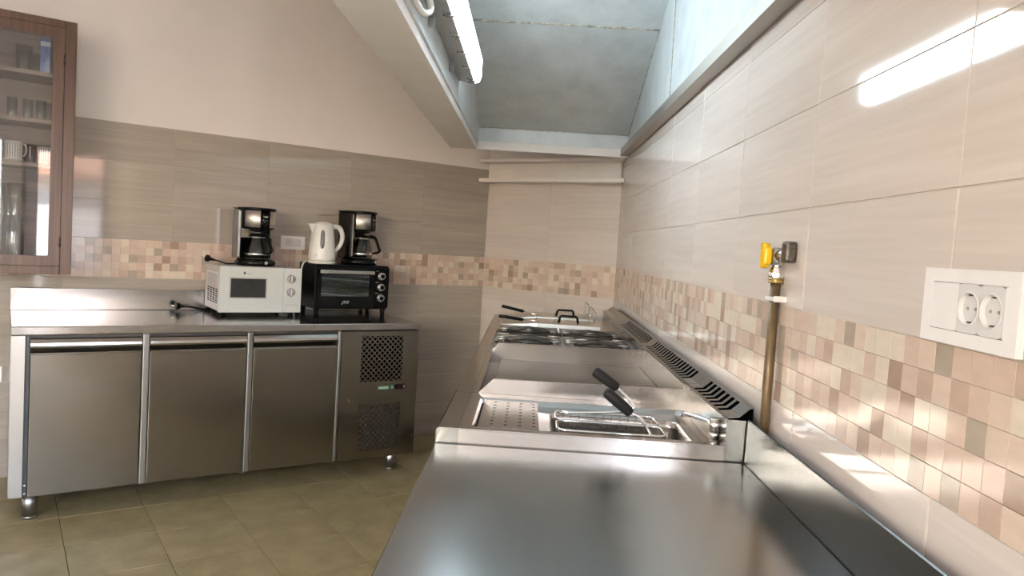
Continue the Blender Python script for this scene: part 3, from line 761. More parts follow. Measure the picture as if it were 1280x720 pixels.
for y in (2.2, 2.75):
    mb = MB(lo); mb.box(-0.336, -0.318, y - .012, y + .012, 1.915, 1.945, 0.003); mb.build('bracket', GREYP, lp)

# ------------------------------------------------------------------ gas pipe, valve and double outlet on the right wall
PXc, PYc = 0.5245, 1.578
gp = thing('gas_pipe', 'brown copper gas pipe with yellow handled valve on the tiled right wall', 'pipe', (PXc, PYc, 0.80))
og = Vector((PXc, PYc, 0.80))
mb = MB(og); mb.cyl((PXc, PYc - .003, 0.80), (PXc, PYc, 1.255), 0.0103, seg=18); mb.build('pipe', COPPER, gp)
mb = MB(og); mb.lathe([(0.0103, 1.247), (0.0165, 1.247), (0.0165, 1.2505), (0.0145, 1.2515), (0.0165, 1.254), (0.0165, 1.257), (0.013, 1.258)], (PXc, PYc, 0)); mb.build('brass_ring', plain('brass', (0.45, 0.33, 0.14, 1), 0.3, 1.0), gp, 'brass compression ring')
mb = MB(og); mb.lathe([(0.0, 1.257), (0.0155, 1.258), (0.0165, 1.262), (0.0165, 1.268), (0.0125, 1.279), (0.0095, 1.283), (0.0, 1.284)], (PXc, PYc, 0), 8, smooth=False); mb.build('union_nut', CHROME, gp)
mb = MB(og); mb.lathe([(0.0, 1.283), (0.010, 1.283), (0.0150, 1.288), (0.0168, 1.297), (0.0168, 1.310), (0.015, 1.3185), (0.009, 1.322), (0.0, 1.3225)], (PXc, PYc, 0), 20)
mb.cyl((PXc, PYc, 1.305), (PXc + .004, PYc - 0.052, 1.306), 0.0125, seg=16); mb.build('valve_body', VALVE, gp, 'nickel valve body')
mb = MB(og); mb.box(0.514, 0.5384, PYc - 0.076, PYc - 0.046, 1.291, 1.335, 0.006, 2); mb.build('wall_elbow', IRON, gp, 'blackened wall elbow')
mb = MB(og)
mb.cyl((PXc - 0.012, PYc + .002, 1.304), (0.5060, PYc + .004, 1.304), 0.0085, 0.010, seg=14)
mb.box(0.4920, 0.5090, PYc - 0.014, PYc + 0.020, 1.285, 1.323, 0.005, 2)
for zz in (1.287, 1.321): mb.cyl((0.4910, PYc + .003, zz), (0.5060, PYc + .003, zz), 0.010, seg=14)
mb.build('valve_handle', YELLOW, gp, 'yellow valve handle')
mb = MB(og); mb.box(0.512, XR - 0.0003, PYc - 0.037, PYc - 0.030, 1.2085, 1.221, 0.001); mb.box(0.5095, 0.5125, PYc - 0.036, PYc + 0.016, 1.210, 1.219, 0.001); mb.box(0.5125, XR - 0.0003, PYc + 0.0115, PYc + 0.0155, 1.210, 1.219); mb.build('pipe_clip', WHITE, gp, 'white plastic pipe clip')

def outlet(name, label, loc, rotz, wd, ht, cxs, rad, blank, group=None):
    t = thing(name, label, 'outlet', loc, rotz, group)
    fw = 0.017 if ht > 0.07 else 0.010
    ix = wd / 2 - fw * 1.25; iz = ht / 2 - fw
    mb = MB(); mb.gridplate([-wd / 2, -ix, ix, wd / 2], [-ht / 2, -iz, iz, ht / 2], lambda i, j: not (i == 1 and j == 1), lambda u, v, h: (u, -0.0095 - h, v), 0.0090)
    bmesh.ops.bevel(mb.bm, geom=[e for e in mb.bm.edges if e.calc_face_angle(0) > 1.2 and all(abs(v.co.y + 0.0095) < 1e-5 for v in e.verts)], offset=0.0022, segments=2, affect='EDGES', profile=0.5)
    mb.build('frame', OUTW, t)
    hw = rad + 0.0012; edges = sorted([-ix] + [c + q * hw for c in cxs for q in (-1, 1)] + [ix])
    for a, b in zip(edges[:-1], edges[1:]):
        if b - a < 0.001 or any(abs((a + b) / 2 - c) < 0.001 for c in cxs): continue
        mb = MB(); mb.box(a + .0003, b - .0003, -0.0090, -0.0010, -iz + .0005, iz - .0005, 0.0006); mb.build('blank_module', OUTW, t)
    for cx in cxs:
        mb = MB(); n = 32; yf = -0.0092
        def sq(a):
            c, z = math.cos(a), math.sin(a); k = min((hw - .0003) / abs(c) if abs(c) > 1e-6 else 9, (iz - .0005) / abs(z) if abs(z) > 1e-6 else 9); return (c * k, z * k)
        cols = []
        for k in range(n):
            a = 2 * PI * (k + .5) / n; c, z = math.cos(a), math.sin(a); q = sq(a)
            pts = [(q[0], -0.001, q[1]), (q[0], yf, q[1]), (c * rad, yf, z * rad), (c * (rad - .0008), yf - .0012, z * (rad - .0008)), (c * (rad - .0022), yf - .0010, z * (rad - .0022)), (c * (rad - .0032), yf + .001, z * (rad - .0032)), (c * (rad - .0042), -0.0045, z * (rad - .0042))]
            cols.append([mb.bm.verts.new((cx + x, y, zz)) for x, y, zz in pts])
        for k in range(n):
            A, B = cols[k], cols[(k + 1) % n]
            for j in range(len(A) - 1):
                f = mb.bm.faces.new((A[j], B[j], B[j + 1], A[j + 1])); f.smooth = j >= 2
        mb.bm.faces.new([c[-1] for c in cols])
        so = mb.build('socket', OUTS, t)
        mb = MB()
        for q in (-1, 1): mb.cyl((cx + q * rad * 0.36, -0.0052, 0), (cx + q * rad * 0.36, -0.0040, 0), rad * 0.10, seg=10)
        mb.build('pin_holes', GREYP, so)
        for q in (-1, 1):
            mb = MB(); mb.box(cx - rad * .10, cx + rad * .10, -0.0085, -0.0020, q * rad * 0.76 - rad * .04, q * rad * .76 + rad * .04); mb.build('earth_clip', IRON, so)
    return t
ol = outlet('wall_outlet', 'large white double socket plate on the right wall above the mosaic band', (XR - 0.0002, 0.902, 1.250), TH_R, 0.194, 0.094, (0.004, 0.048), 0.0215, -0.046, 'white double outlets')
o2 = outlet('wall_outlet', 'small white double socket plate between the left coffee maker and the kettle', L(1.401, 0.0004, 1.229), TH_L, 0.142, 0.078, (-0.020, 0.026), 0.019, None, 'white double outlets')
o3 = outlet('wall_outlet', 'white socket plate low on the left wall beside the fridge, cut by the frame', L(-0.055, 0.0004, 0.515), TH_L, 0.12, 0.075, (0.0,), 0.019, None)

# ------------------------------------------------------------------ counter fridge (local frame of the left wall)
FO = (0.97, 0.35)
fr = thing('counter_fridge', 'long stainless steel counter fridge with three doors standing on the olive floor', 'fridge', L(FO[0], FO[1], 0), TH_L)
fo = Vector((FO[0], -FO[1], 0))
FD = 0.700
FS0, FS1 = 0.030, 1.905
mb = MB(fo); mb.box(FS0, FS1, -FD, -0.02, 0.797, 0.834, 0.004, 2); mb.build('worktop', STEEL_FT, fr)
mb = MB(fo); mb.box(FS0, FS1, -0.036, -0.0205, 0.8345, 0.942, 0.002); mb.build('upstand', STEEL_FT, fr)
mb = MB(fo); mb.box(FS0 + 0.006, FS1 - 0.006, -FD + 0.045, -0.03, 0.112, 0.7965); mb.build('body', plain('fridge_body_dark', (0.10, 0.10, 0.10, 1), 0.5, 0.6), fr)
mb = MB(fo); mb.box(FS0 + 0.001, 0.083, -FD + 0.004, -FD + 0.044, 0.112, 0.7965, 0.002)
mb.box(FS0 + 0.001, FS0 + 0.0055, -FD + 0.0445, -0.03, 0.112, 0.7965); mb.build('left_end_panel', steel('end_panel_steel', 2, 0.19, col=(0.66, 0.65, 0.64)), fr)
STEEL_DIV = steel('divider_steel', 2, 0.32, col=(0.36, 0.365, 0.37))
doors = [(0.100, 0.519), (0.552, 0.976), (1.008, 1.432)]
for k, (a, b) in enumerate(doors):
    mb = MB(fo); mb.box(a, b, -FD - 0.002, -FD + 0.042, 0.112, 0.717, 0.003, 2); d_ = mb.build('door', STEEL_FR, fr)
    mb = MB(fo)     # rolled pull profile at the top of the door
    pr = [(-FD + 0.040, 0.782), (-FD + 0.012, 0.782), (-FD + 0.004, 0.779), (-FD - 0.005, 0.764), (-FD - 0.007, 0.753), (-FD - 0.005, 0.745), (-FD + 0.004, 0.742), (-FD + 0.020, 0.742), (-FD + 0.032, 0.718), (-FD + 0.040, 0.718)]
    mb.prism([(a, y, z) for y, z in pr], (b - a, 0, 0)); mb.build('pull_handle', STEEL_FT, d_)
    mb = MB(fo); mb.box(a, b, -FD - 0.0035, -FD + 0.012, 0.7172, 0.7215, 0.001); mb.build('lip', STEEL_FT, d_)
for a, b in ((0.5215, 0.5495), (0.9785, 1.0055), (1.4345, 1.4535)):
    mb = MB(fo); mb.box(a, b, -FD - 0.006, -FD + 0.044, 0.113, 0.7965, 0.004, 2); mb.build('divider', STEEL_DIV, fr)
mb = MB(fo); mb.box(0.0835, 0.0975, -FD + 0.014, -FD + 0.044, 0.113, 0.796); mb.build('divider', plain('dark_divider', (0.09, 0.10, 0.11, 1), 0.4, 0.5), fr)
# compressor panel with two diamond mesh grilles
PA, PB, PZ0, PZ1 = 1.456, FS1 - 0.004, 0.106, 0.792
G1 = (1.566, 1.806, 0.522, 0.766); G2 = (1.566, 1.806, 0.150, 0.398)
mb = MB(fo)
us = [PA, G1[0], G1[1], PB]; vs = [PZ0, G2[2], G2[3], G1[2], G1[3], PZ1]
mb.gridplate(us, vs, lambda i, j: not (i == 1 and j in (1, 3)), lambda u, v, h: (u, -FD - 0.002 - h, v), 0.010)
mb.box(PB - 0.002, PB, -FD + 0.0085, -0.03, PZ0, PZ1)
pn = mb.build('compressor_panel', STEEL_FR, fr)
for gi, G in enumerate((G1, G2)):
    mb = MB(fo); mb.box(G[0] - .004, G[1] + .004, -FD + 0.0105, -FD + 0.013, G[2] - .004, G[3] + .004); mb.build('grille_back', DARK if gi == 0 else plain('dusty_filter', (0.05, 0.045, 0.04, 1), 0.7), pn)
    # diamond holes: perforated sheet built of little cells
    mb = MB(fo); nx = 8; px = (G[1] - G[0]) / nx; nz = round((G[3] - G[2]) / px); pz = (G[3] - G[2]) / nz; k_ = 0.33
    th = 0.0018
    for i in range(nx):
        for j in range(nz):
            cx = G[0] + (i + 0.5) * px; cz = G[2] + (j + 0.5) * pz
            corners = [(cx - px / 2, cz - pz / 2), (cx + px / 2, cz - pz / 2), (cx + px / 2, cz + pz / 2), (cx - px / 2, cz + pz / 2)]
            # centre diamond hole and four quarter holes at the corners -> four bars along the diagonals of the sub-squares
            hw = 0.0030
            for (ax, az), (bx, bz) in (((cx - px / 2, cz), (cx, cz + pz / 2)), ((cx, cz + pz / 2), (cx + px / 2, cz)), ((cx + px / 2, cz), (cx, cz - pz / 2)), ((cx, cz - pz / 2), (cx - px / 2, cz))):
                dx, dz = bx - ax, bz - az; ln = math.hypot(dx, dz); nx_, nz_ = -dz / ln * hw, dx / ln * hw
                y = -FD - 0.0015
                q = [mb.bm.verts.new((p[0], y, p[1])) for p in ((ax - nx_, az - nz_), (bx - nx_, bz - nz_), (bx + nx_, bz + nz_), (ax + nx_, az + nz_))]
                q2 = [mb.bm.verts.new((v.co.x, y + th, v.co.z)) for v in q]
                mb.bm.faces.new(q)
                for e in range(4): mb.bm.faces.new((q[e], q2[e], q2[(e + 1) % 4], q[(e + 1) % 4]))
    mb.build('vent_grille', STEEL_FR, pn, kind='stuff')
GREENL = plain('green_label', lin(134, 168, 144), 0.4); GREEND = plain('green_switch', lin(20, 78, 52), 0.3)
mb = MB(fo); mb.box(1.672, 1.732, -FD - 0.0036, -FD - 0.0022, 0.477, 0.492); mb.build('label_strip', GREENL, pn, 'pale green label')
mb = MB(fo); mb.box(1.737, 1.762, -FD - 0.006, -FD - 0.0022, 0.4735, 0.4985, 0.001); sw = mb.build('power_switch', GREEND, pn, 'green rocker switch')
mb = MB(fo); mb.box(1.744, 1.7465, -FD - 0.0066, -FD - 0.0058, 0.480, 0.491); mb.box(1.7495, 1.7565, -FD - 0.0066, -FD - 0.0058, 0.480, 0.491, 0.0008); mb.build('marking', GREENL, sw)
mb = MB(fo); mb.box(1.770, 1.833, -FD - 0.0055, -FD - 0.0022, 0.472, 0.500, 0.0015); th_ = mb.build('thermostat', BLACK, pn, 'black thermostat')
mb = MB(fo); mb.box(1.784, 1.815, -FD - 0.0062, -FD - 0.0054, 0.478, 0.493); mb.build('display', plain('dark_red_display', (0.045, 0.008, 0.01, 1), 0.15), th_)
mb = MB(fo)
for z in (0.479, 0.485, 0.491): mb.box(1.8195, 1.8265, -FD - 0.0062, -FD - 0.0054, z, z + .003)
mb.build('buttons', GREYP, th_)
for s_, z in ((1.506, 0.430), (1.513, 0.421), (1.887, 0.205), (1.885, 0.112)):
    mb = MB(fo); mb.cyl((s_, -FD - 0.004, z), (s_, -FD + 0.002, z), 0.004, seg=10); mb.build('screw', CHROME, pn)
for z in (0.16, 0.125):
    mb = MB(fo); mb.cyl((0.090, -FD + 0.010, z), (0.090, -FD + 0.0142, z), 0.004, seg=10); mb.build('screw', CHROME, fr)
for s_, d in ((0.112, 0.63), (1.812, 0.60), (0.112, 0.10), (1.812, 0.10)):
    mb = MB(fo); mb.cyl((s_, -d, 0.0), (s_, -d, 0.012), 0.027, 0.029); mb.cyl((s_, -d, 0.012), (s_, -d, 0.1115), 0.031, 0.031, 24); mb.build('leg', STEEL_DIV, fr)
for s_ in (0.98, 1.42):
    mb = MB(fo); mb.box(s_ - .012, s_ + .012, -FD + .01, -FD + .04, 0.1015, 0.1115); mb.build('hinge', CHROME, fr)

# ------------------------------------------------------------------ microwave
MS0, MS1, MD, MZ0, MZ1 = 0.913, 1.338, 0.378, 0.858, 1.0965
mo = Vector(((MS0 + MS1) / 2, -0.21, 0.834))
mw = thing('microwave', 'white microwave with two knobs on the fridge worktop', 'microwave', L(mo.x, 0.21, 0.834), TH_L)
mb = MB(mo); mb.box(MS0 + .001, MS1 - .001, -MD + 0.022, -0.045, MZ0 + .002, MZ1, 0.006, 2); mb.build('housing', plain('microwave_side', (0.50, 0.49, 0.50, 1), 0.35, 0, 0.02), mw)
SEAMX = 1.2395
mb = MB(mo); wx0, wx1, wz0, wz1 = 0.966, 1.149, 0.934, 1.0365
us = [MS0, wx0, wx1, SEAMX - .0008]; vs = [MZ0, wz0, wz1, MZ1]
mb.gridplate(us, vs, lambda i, j: not (i == 1 and j == 1), lambda u, v, h: (u, -MD - h, v), 0.0215)
dr = mb.build('door', MWW, mw)
mb = MB(mo); mb.gridplate([wx0 - .005, wx0 + .002, wx1 - .002, wx1 + .005], [wz0 - .005, wz0 + .002, wz1 - .002, wz1 + .005], lambda i, j: not (i == 1 and j == 1), lambda u, v, h: (u, -MD - 0.0012 - h, v), 0.001); mb.build('window_frame', plain('window_frame_grey', (0.42, 0.42, 0.42, 1), 0.35), dr)
mb = MB(mo); mb.box(wx0 + .0005, wx1 - .0005, -MD + 0.002, -MD + 0.006, wz0 + .0005, wz1 - .0005); mb.build('window', plain('dark_window', (0.035, 0.034, 0.034, 1), 0.12), dr)
mb = MB(mo); mb.box(SEAMX + .0008, MS1, -MD, -MD + 0.0215, MZ0, MZ1, 0.0015); cp = mb.build('control_panel', MWW, mw)
mb = MB(mo); mb.box(SEAMX + .012, MS1 - .014, -MD - .0006, -MD + .0004, MZ0 + 0.040, MZ0 + 0.042); mb.build('groove', GREYP, cp)
for z in (1.0385, 0.967):
    mb = MB(mo); mb.cyl((1.2815, -MD, z), (1.2815, -MD - 0.004, z), 0.0235, 0.0235, 24); mb.cyl((1.2815, -MD - 0.004, z), (1.2815, -MD - 0.016, z), 0.0185, 0.0165, 24); kn = mb.build('knob', SILVER, cp)
    mb = MB(mo); mb.box(1.2815 - .003, 1.2815 + .003, -MD - 0.024, -MD - 0.016, z - 0.016, z + 0.016, 0.001, M=None); mb.build('knob_ridge', CHROME, kn)
mb = MB(mo); mb.box(1.030, 1.0415, -MD - .0008, -MD - .0001, 1.057, 1.0705); mb.build('logo_badge', plain('badge_olive', (0.10, 0.10, 0.07, 1), 0.4), dr, 'small olive square badge')
text_mesh('logo_text', 'wille', 0.0125, GREYP, dr, Vector((1.060, -MD - .0008, 1.0605)) - mo, (PI / 2, 0, 0))
mb = MB(mo)
for i in range(4):
    for j in range(7): mb.box(MS0 - 0.0006, MS0 + 0.0016, -0.335 + i * 0.062, -0.300 + i * 0.062, 0.900 + j * 0.0115, 0.9055 + j * 0.0115)
mb.build('side_vents', DARK, mw, kind='stuff')
mb = MB(mo)
for a, b in ((-0.33, -0.322), (-0.10, -0.092)): mb.box(MS0 + .0002, MS0 + .0016, a, b, 0.89, 1.06)
mb.box(MS0 + .0002, MS0 + .0016, -0.322, -0.10, 1.053, 1.06); mb.build('side_panel_edge', WHITE, mw)
for s_ in (MS0 + .04, MS1 - .04):
    for d in (MD - .05, 0.09): mb = MB(mo); mb.cyl((s_, -d, 0.834), (s_, -d, MZ0 + .001), 0.014, seg=12); mb.build('foot', BLACK, mw)

# ------------------------------------------------------------------ mini oven
OS0, OS1, OD, OZ0, OZ1 = 1.431, 1.876, 0.342, 0.871, 1.124
oo = Vector(((OS0 + OS1) / 2, -0.19, 0.834))
ov = thing('mini_oven', 'black mini oven with glass door and three knobs on the fridge worktop', 'oven', L(oo.x, 0.19, 0.834), TH_L)
mb = MB(oo); mb.box(OS0, OS1, -OD + 0.018, -0.05, OZ0, OZ1, 0.006, 2); mb.build('housing', BLACK, ov)
gx0, gx1, gz0, gz1 = 1.463, 1.753, 0.946, 1.0668
mb = MB(oo)
us = [OS0 + .008, gx0, gx1, 1.7745]; vs = [OZ0 + .012, gz0, gz1, OZ1 - .016]
mb.gridplate(us, vs, lambda i, j: not (i == 1 and j == 1), lambda u, v, h: (u, -OD - h, v), 0.017); dr = mb.build('door', BLACKG, ov)
mb = MB(oo); mb.box(gx0 + .0005, gx1 - .0005, -OD + .004, -OD + .007, gz0 + .0005, gz1 - .0005); mb.build('door_glass', glass('oven_glass', (0.55, 0.57, 0.56, 1), 1.6), dr)
mb = MB(oo); mb.box(gx0 + .0005, gx1 - .0005, -OD + .0155, -OD + .0175, gz0 + .0005, gz1 - .0005); mb.build('oven_inside', plain('oven_inside_grey', (0.42, 0.44, 0.42, 1), 0.4, 0.2, 0.2, 20), ov)
mb = MB(oo)
for k in range(12): mb.cyl((gx0 + .01 + k * 0.0245, -OD + .012, 0.975), (gx0 + 0.012 + k * 0.0245, -OD + .0125, 0.995), 0.0012, seg=6)
mb.cyl((gx0 + .002, -OD + .0105, 0.995), (gx1 - .002, -OD + .0105, 0.995), 0.0016, seg=6); mb.cyl((gx0 + .002, -OD + .0105, 0.975), (gx1 - .002, -OD + .0105, 0.975), 0.0016, seg=6); mb.build('rack', WIRE, ov)
mb = MB(oo); mb.box(1.446, 1.768, -OD - 0.030, -OD - 0.016, 1.0735, 1.0945, 0.004, 2); hb = mb.build('door_handle', steel('handle_steel', 0, 0.19, col=(0.66, 0.65, 0.63)), dr, 'brushed steel bar handle')
for s_ in (1.475, 1.74): mb = MB(oo); mb.box(s_ - .006, s_ + .006, -OD - 0.0165, -OD + 0.001, 1.078, 1.090); mb.build('handle_post', BLACK, hb)
mb = MB(oo); mb.box(1.7755, OS1 - .004, -OD, -OD + 0.0175, OZ0 + .012, OZ1 - .010, 0.002); cp = mb.build('control_panel', BLACK, ov)
for z in (1.0655, 1.0005, 0.9375):
    mb = MB(oo); mb.cyl((1.8225, -OD - .0005, z), (1.8225, -OD - 0.004, z), 0.0215, seg=24); mb.cyl((1.8225, -OD - 0.004, z), (1.8225, -OD - 0.018, z), 0.0195, 0.0175, 24); kn = mb.build('knob', CHROME, cp, 'chrome ringed knob')
    mb = MB(oo); mb.cyl((1.8225, -OD - 0.0178, z), (1.8225, -OD - 0.0195, z), 0.0125, seg=20); mb.box(1.8205, 1.8245, -OD - 0.024, -OD - 0.019, z - 0.011, z + 0.011, 0.001); mb.build('knob_cap', BLACK, kn)
    mb = MB(oo)
    for k in range(9):
        a = math.radians(150 + k * 26) ; mb.box(1.8225 + 0.026 * math.cos(a) - .0007, 1.8225 + 0.026 * math.cos(a) + .0007, -OD - .0007, -OD + .0003, z - 0.026 * math.sin(a) - .0007, z - 0.026 * math.sin(a) + .0007)
    mb.box(1.786, 1.804, -OD - .0006, -OD + .0003, z + 0.0285, z + 0.0300)
    mb.build('dial_marks', plain('dial_white', (0.5, 0.5, 0.5, 1), 0.5), kn)
text_mesh('logo_text', 'JYO', 0.023, WHITE, dr, Vector((1.607, -OD - .0008, 0.9115)) - oo, (PI / 2, 0, 0), 0.35, 0.0006)
for s_ in (OS0 + .022, OS1 - .022):
    for d in (OD - .035, 0.085):
        mb = MB(oo); mb.cyl((s_, -d, 0.834), (s_, -d, OZ0 + .002), 0.0125, 0.0165, 14); mb.build('foot', BLACK, ov)

# ------------------------------------------------------------------ coffee makers
def coffee(label, s, d, z, rot, hang):
    t = thing('coffee_maker', label, 'coffee maker', L(s, d, z), TH_L + rot, 'filter coffee makers')
    mb = MB(); mb.lathe([(0.0, 0.0), (0.098, 0.0), (0.106, 0.006), (0.108, 0.022), (0.098, 0.034), (0.07, 0.039), (0.0, 0.039)], (0, -0.01, 0), 32, sx=1.0, sy=0.98); b = mb.build('base', BLACKG, t)
    mb = MB(); mb.cyl((0.028, -0.113, 0.020), (0.028, -0.119, 0.020), 0.0085, seg=14); mb.build('power_button', SILVER, b)
    mb = MB(); mb.lathe([(0.0, 0.0395), (0.066, 0.0395), (0.068, 0.042), (0.0, 0.0425)], (0.0, -0.022, 0), 28); mb.build('hot_plate', IRON, b)
    mb = MB(); mb.lathe([(0.088, 0.039), (0.092, 0.15), (0.0, 0.15)], (0, 0.0, 0), 20, a0=math.radians(8), a1=math.radians(172)); mb.lathe([(0.0, 0.039), (0.070, 0.039), (0.074, 0.15), (0.0, 0.15)], (0, 0.012, 0), 20, a0=math.radians(8), a1=math.radians(172)); mb.build('rear_body', BLACK, t)
    mb = MB(); mb.box(0.040, 0.088, 0.03, 0.075, 0.149, 0.205, 0.008, 2); mb.build('rear_post', BLACK, t)
    mb = MB(); mb.box(-0.092, -0.070, -0.045, 0.07, 0.205, 0.302, 0.006, 2); mb.build('rear_post', BLACK, t)
    mb = MB(); mb.box(-0.108, -0.0885, -0.045, 0.065, 0.036, 0.302, 0.007, 2); tk = mb.build('water_tank', glass('tank_plastic', (0.22, 0.22, 0.22, 1), 1.5, 0.1), t, 'smoky clear water tank')
    mb = MB(); mb.box(-0.1035, -0.093, -0.046, -0.0455, 0.05, 0.29); mb.build('tank_highlight', SILVER, tk)  # silver strip stands in for the vertical highlight on the tank
    # head: drum with steel wrap
    mb = MB(); mb.lathe([(0.0, 0.198), (0.082, 0.198), (0.086, 0.204), (0.088, 0.300), (0.0, 0.300)], (0.008, -0.006, 0), 36); hdm = mb.build('brew_head', BLACKG, t)
    for a0, a1 in ((188, 262), (296, 336)):
        mb = MB(); mb.lathe([(0.0865, 0.207), (0.0895, 0.208), (0.0905, 0.296), (0.0875, 0.297)], (0.008, -0.006, 0), 16, a0=math.radians(a0), a1=math.radians(a1)); mb.build('steel_wrap', steel('wrap_steel', 2, 0.36, col=(0.66, 0.62, 0.58)), hdm, 'brushed steel wrap')
    mb = MB(); mb.lathe([(0.0, 0.300), (0.092, 0.300), (0.095, 0.304), (0.095, 0.309), (0.088, 0.314), (0.0, 0.317)], (0.008, -0.006, 0), 36); mb.box(-0.110, -0.02, -0.048, 0.07, 0.3025, 0.311, 0.004); mb.build('lid', BLACKG, t)
    # control strip prints
    am = math.radians(279); cx, cy = 0.008 + 0.089 * math.cos(am), -0.006 + 0.089 * math.sin(am)
    text_mesh('logo_text', 'Tefal', 0.0135, plain('print_light', (0.55, 0.55, 0.55, 1), 0.5), hdm, (cx, cy - 0.0006, 0.266), (PI / 2, 0, am + PI / 2))
    mb = MB()
    for dx, z_ in ((-0.010, 0.249), (0.009, 0.247), (-0.003, 0.240), (0.0, 0.216)):
        mb.cyl((cx + dx, cy + .001, z_), (cx + dx, cy - 0.0025, z_), 0.0022, seg=8)
    mb.build('buttons', SILVER, hdm)
    mb = MB(); mb.lathe([(0.0, 0.197), (0.05, 0.197), (0.045, 0.19), (0.028, 0.184), (0.0, 0.184)], (0.004, -0.02, 0), 24); mb.build('filter_spout', BLACK, hdm)
    # carafe (a part of the machine as it stands on its plate)
    cc = (0.002, -0.024, 0)
    mb = MB(); mb.lathe([(0.0, 0.0435), (0.060, 0.0435), (0.066, 0.050), (0.066, 0.066), (0.060, 0.10), (0.050, 0.135), (0.042, 0.152), (0.041, 0.158)], cc, 30); cf = mb.build('carafe', GLASSD, t, 'clear glass carafe')
    mb = MB(); mb.lathe([(0.067, 0.0605), (0.0675, 0.064), (0.067, 0.0675)], cc, 30); mb.lathe([(0.0415, 0.150), (0.0445, 0.151), (0.0445, 0.158), (0.0415, 0.159)], cc, 30); mb.build('band', SILVER, cf)
    mb = MB(); mb.lathe([(0.0, 0.176), (0.030, 0.174), (0.045, 0.166), (0.046, 0.159), (0.0, 0.158)], cc, 30); mb.build('carafe_lid', BLACK, cf)
    dx, dy = math.cos(hang), math.sin(hang)
    P = lambda r, z_: (cc[0] + dx * r, cc[1] + dy * r, z_)
    mb = MB(); mb.tube([P(0.040, 0.165), P(0.066, 0.166), P(0.085, 0.155), P(0.106, 0.105), P(0.112, 0.088), P(0.098, 0.074), P(0.070, 0.070)], [0.010, 0.010, 0.009, 0.0085, 0.009, 0.008, 0.007], 10, smooth_n=5); mb.build('carafe_handle', BLACK, cf, 'black carafe handle')
    return t
c1 = coffee('black and steel coffee maker standing on the white microwave', 1.131, 0.205, 1.097, 0.0, math.radians(-64))
c2 = coffee('black and steel coffee maker standing on the black oven behind the kettle', 1.732, 0.19, 1.1245, math.radians(24), math.radians(-30))

# ------------------------------------------------------------------ kettle
kt = thing('kettle', 'white electric kettle with grey level window on the black oven', 'kettle', L(1.488, 0.258, 1.1245), TH_L)
mb = MB(); mb.lathe([(0.0, 0.0), (0.074, 0.0), (0.077, 0.006), (0.076, 0.016), (0.0, 0.018)], seg=32); mb.build('power_base', WHITE, kt)
mb = MB(); mb.lathe([(0.0, 0.0185), (0.072, 0.0185), (0.0755, 0.024), (0.0755, 0.035), (0.072, 0.08), (0.066, 0.14), (0.060, 0.19), (0.057, 0.212), (0.055, 0.216)], seg=36); bd = mb.build('jug', WHITE, kt)
mb = MB(); mb.lathe([(0.0, 0.237), (0.025, 0.236), (0.046, 0.229), (0.0555, 0.219), (0.056, 0.2165), (0.0, 0.216)], seg=32); mb.build('lid', WHITE, kt)
mb = MB(); mb.hexa([(-0.055, -0.022, 0.165), (-0.052, 0.022, 0.165), (-0.060, 0.004, 0.168), (-0.060, -0.004, 0.168), (-0.050, -0.028, 0.222), (-0.050, 0.028, 0.222), (-0.086, 0.006, 0.221), (-0.086, -0.006, 0.221)]); mb.build('spout', WHITE, kt)
mb = MB(); mb.tube([(0.050, 0, 0.208), (0.080, 0, 0.212), (0.102, 0, 0.200), (0.116, 0, 0.165), (0.112, 0, 0.125), (0.096, 0, 0.095), (0.072, 0, 0.070)], [0.015, 0.0145, 0.0135, 0.013, 0.0125, 0.012, 0.010], 14, smooth_n=5); mb.build('handle', WHITE, kt)
mb = MB(); am = math.radians(250)
def kp(a, r, z_): return Vector((r * math.cos(a), r * math.sin(a), z_))
for (z0, z1) in ((0.085, 0.188),):
    pts = []
    for k in range(9): z_ = z0 + (z1 - z0) * k / 8; pts.append(kp(am, 0.0715 - (z_ - 0.085) * 0.113 - 0.0035, z_))
    mb.tube(pts, [0.006, 0.0105] + [0.012] * 5 + [0.0105, 0.006], 12)
mb.build('level_window', plain('level_window_grey', (0.20, 0.20, 0.21, 1), 0.15), bd, 'grey water level window')
mb = MB(); mb.box(-0.006, 0.006, -0.0008, 0.0008, -0.002, 0.002, M=Matrix.Translation(kp(math.radians(225), 0.0745, 0.048)) @ Matrix.Rotation(math.radians(-45), 4, 'Z')); mb.build('badge', GREYP, bd)

# ------------------------------------------------------------------ cords
def cord(name, label, pts, r, mat, plug=None):
    P = [L(*p) for p in pts]; o0 = P[0].copy()
    t = thing(name, label, 'cord', o0)
    mb = MB(o0); mb.tube(P, r, 8, smooth_n=6); mb.build('cable', mat, t)
    if plug:
        a = P[0]; d = (P[0] - P[1]).normalized()
        mb = MB(o0); mb.tube([a - d * 0.004, a + d * 0.012, a + d * 0.026, a + d * 0.034, a + d * 0.050, a + d * 0.052], [0.004, 0.0065, 0.010, 0.0185, 0.0185, 0.016], 14)
        pl = mb.build('plug', mat, t)
        mb = MB(o0)
        side = d.cross(Vector((0, 0, 1))).normalized() * 0.0095
        for q in (-1, 1): mb.cyl(a + d * 0.052 + side * q, a + d * 0.071 + side * q, 0.0023, seg=8)
        mb.build('pin', CHROME, pl)
    return t
cord('power_cord', 'black microwave cord and plug lying on the steel fridge worktop', [(0.805, 0.10, 0.858), (0.84, 0.09, 0.854), (0.88, 0.075, 0.843), (0.91, 0.06, 0.8385), (0.94, 0.042, 0.845)], 0.0038, BLACK, True)
cord('power_cord', 'black coffee maker cord and plug lying on top of the white microwave', [(0.935, 0.17, 1.1165), (0.955, 0.18, 1.112), (0.985, 0.185, 1.102), (1.03, 0.16, 1.1012), (1.07, 0.10, 1.1012)], 0.0038, BLACK, True)
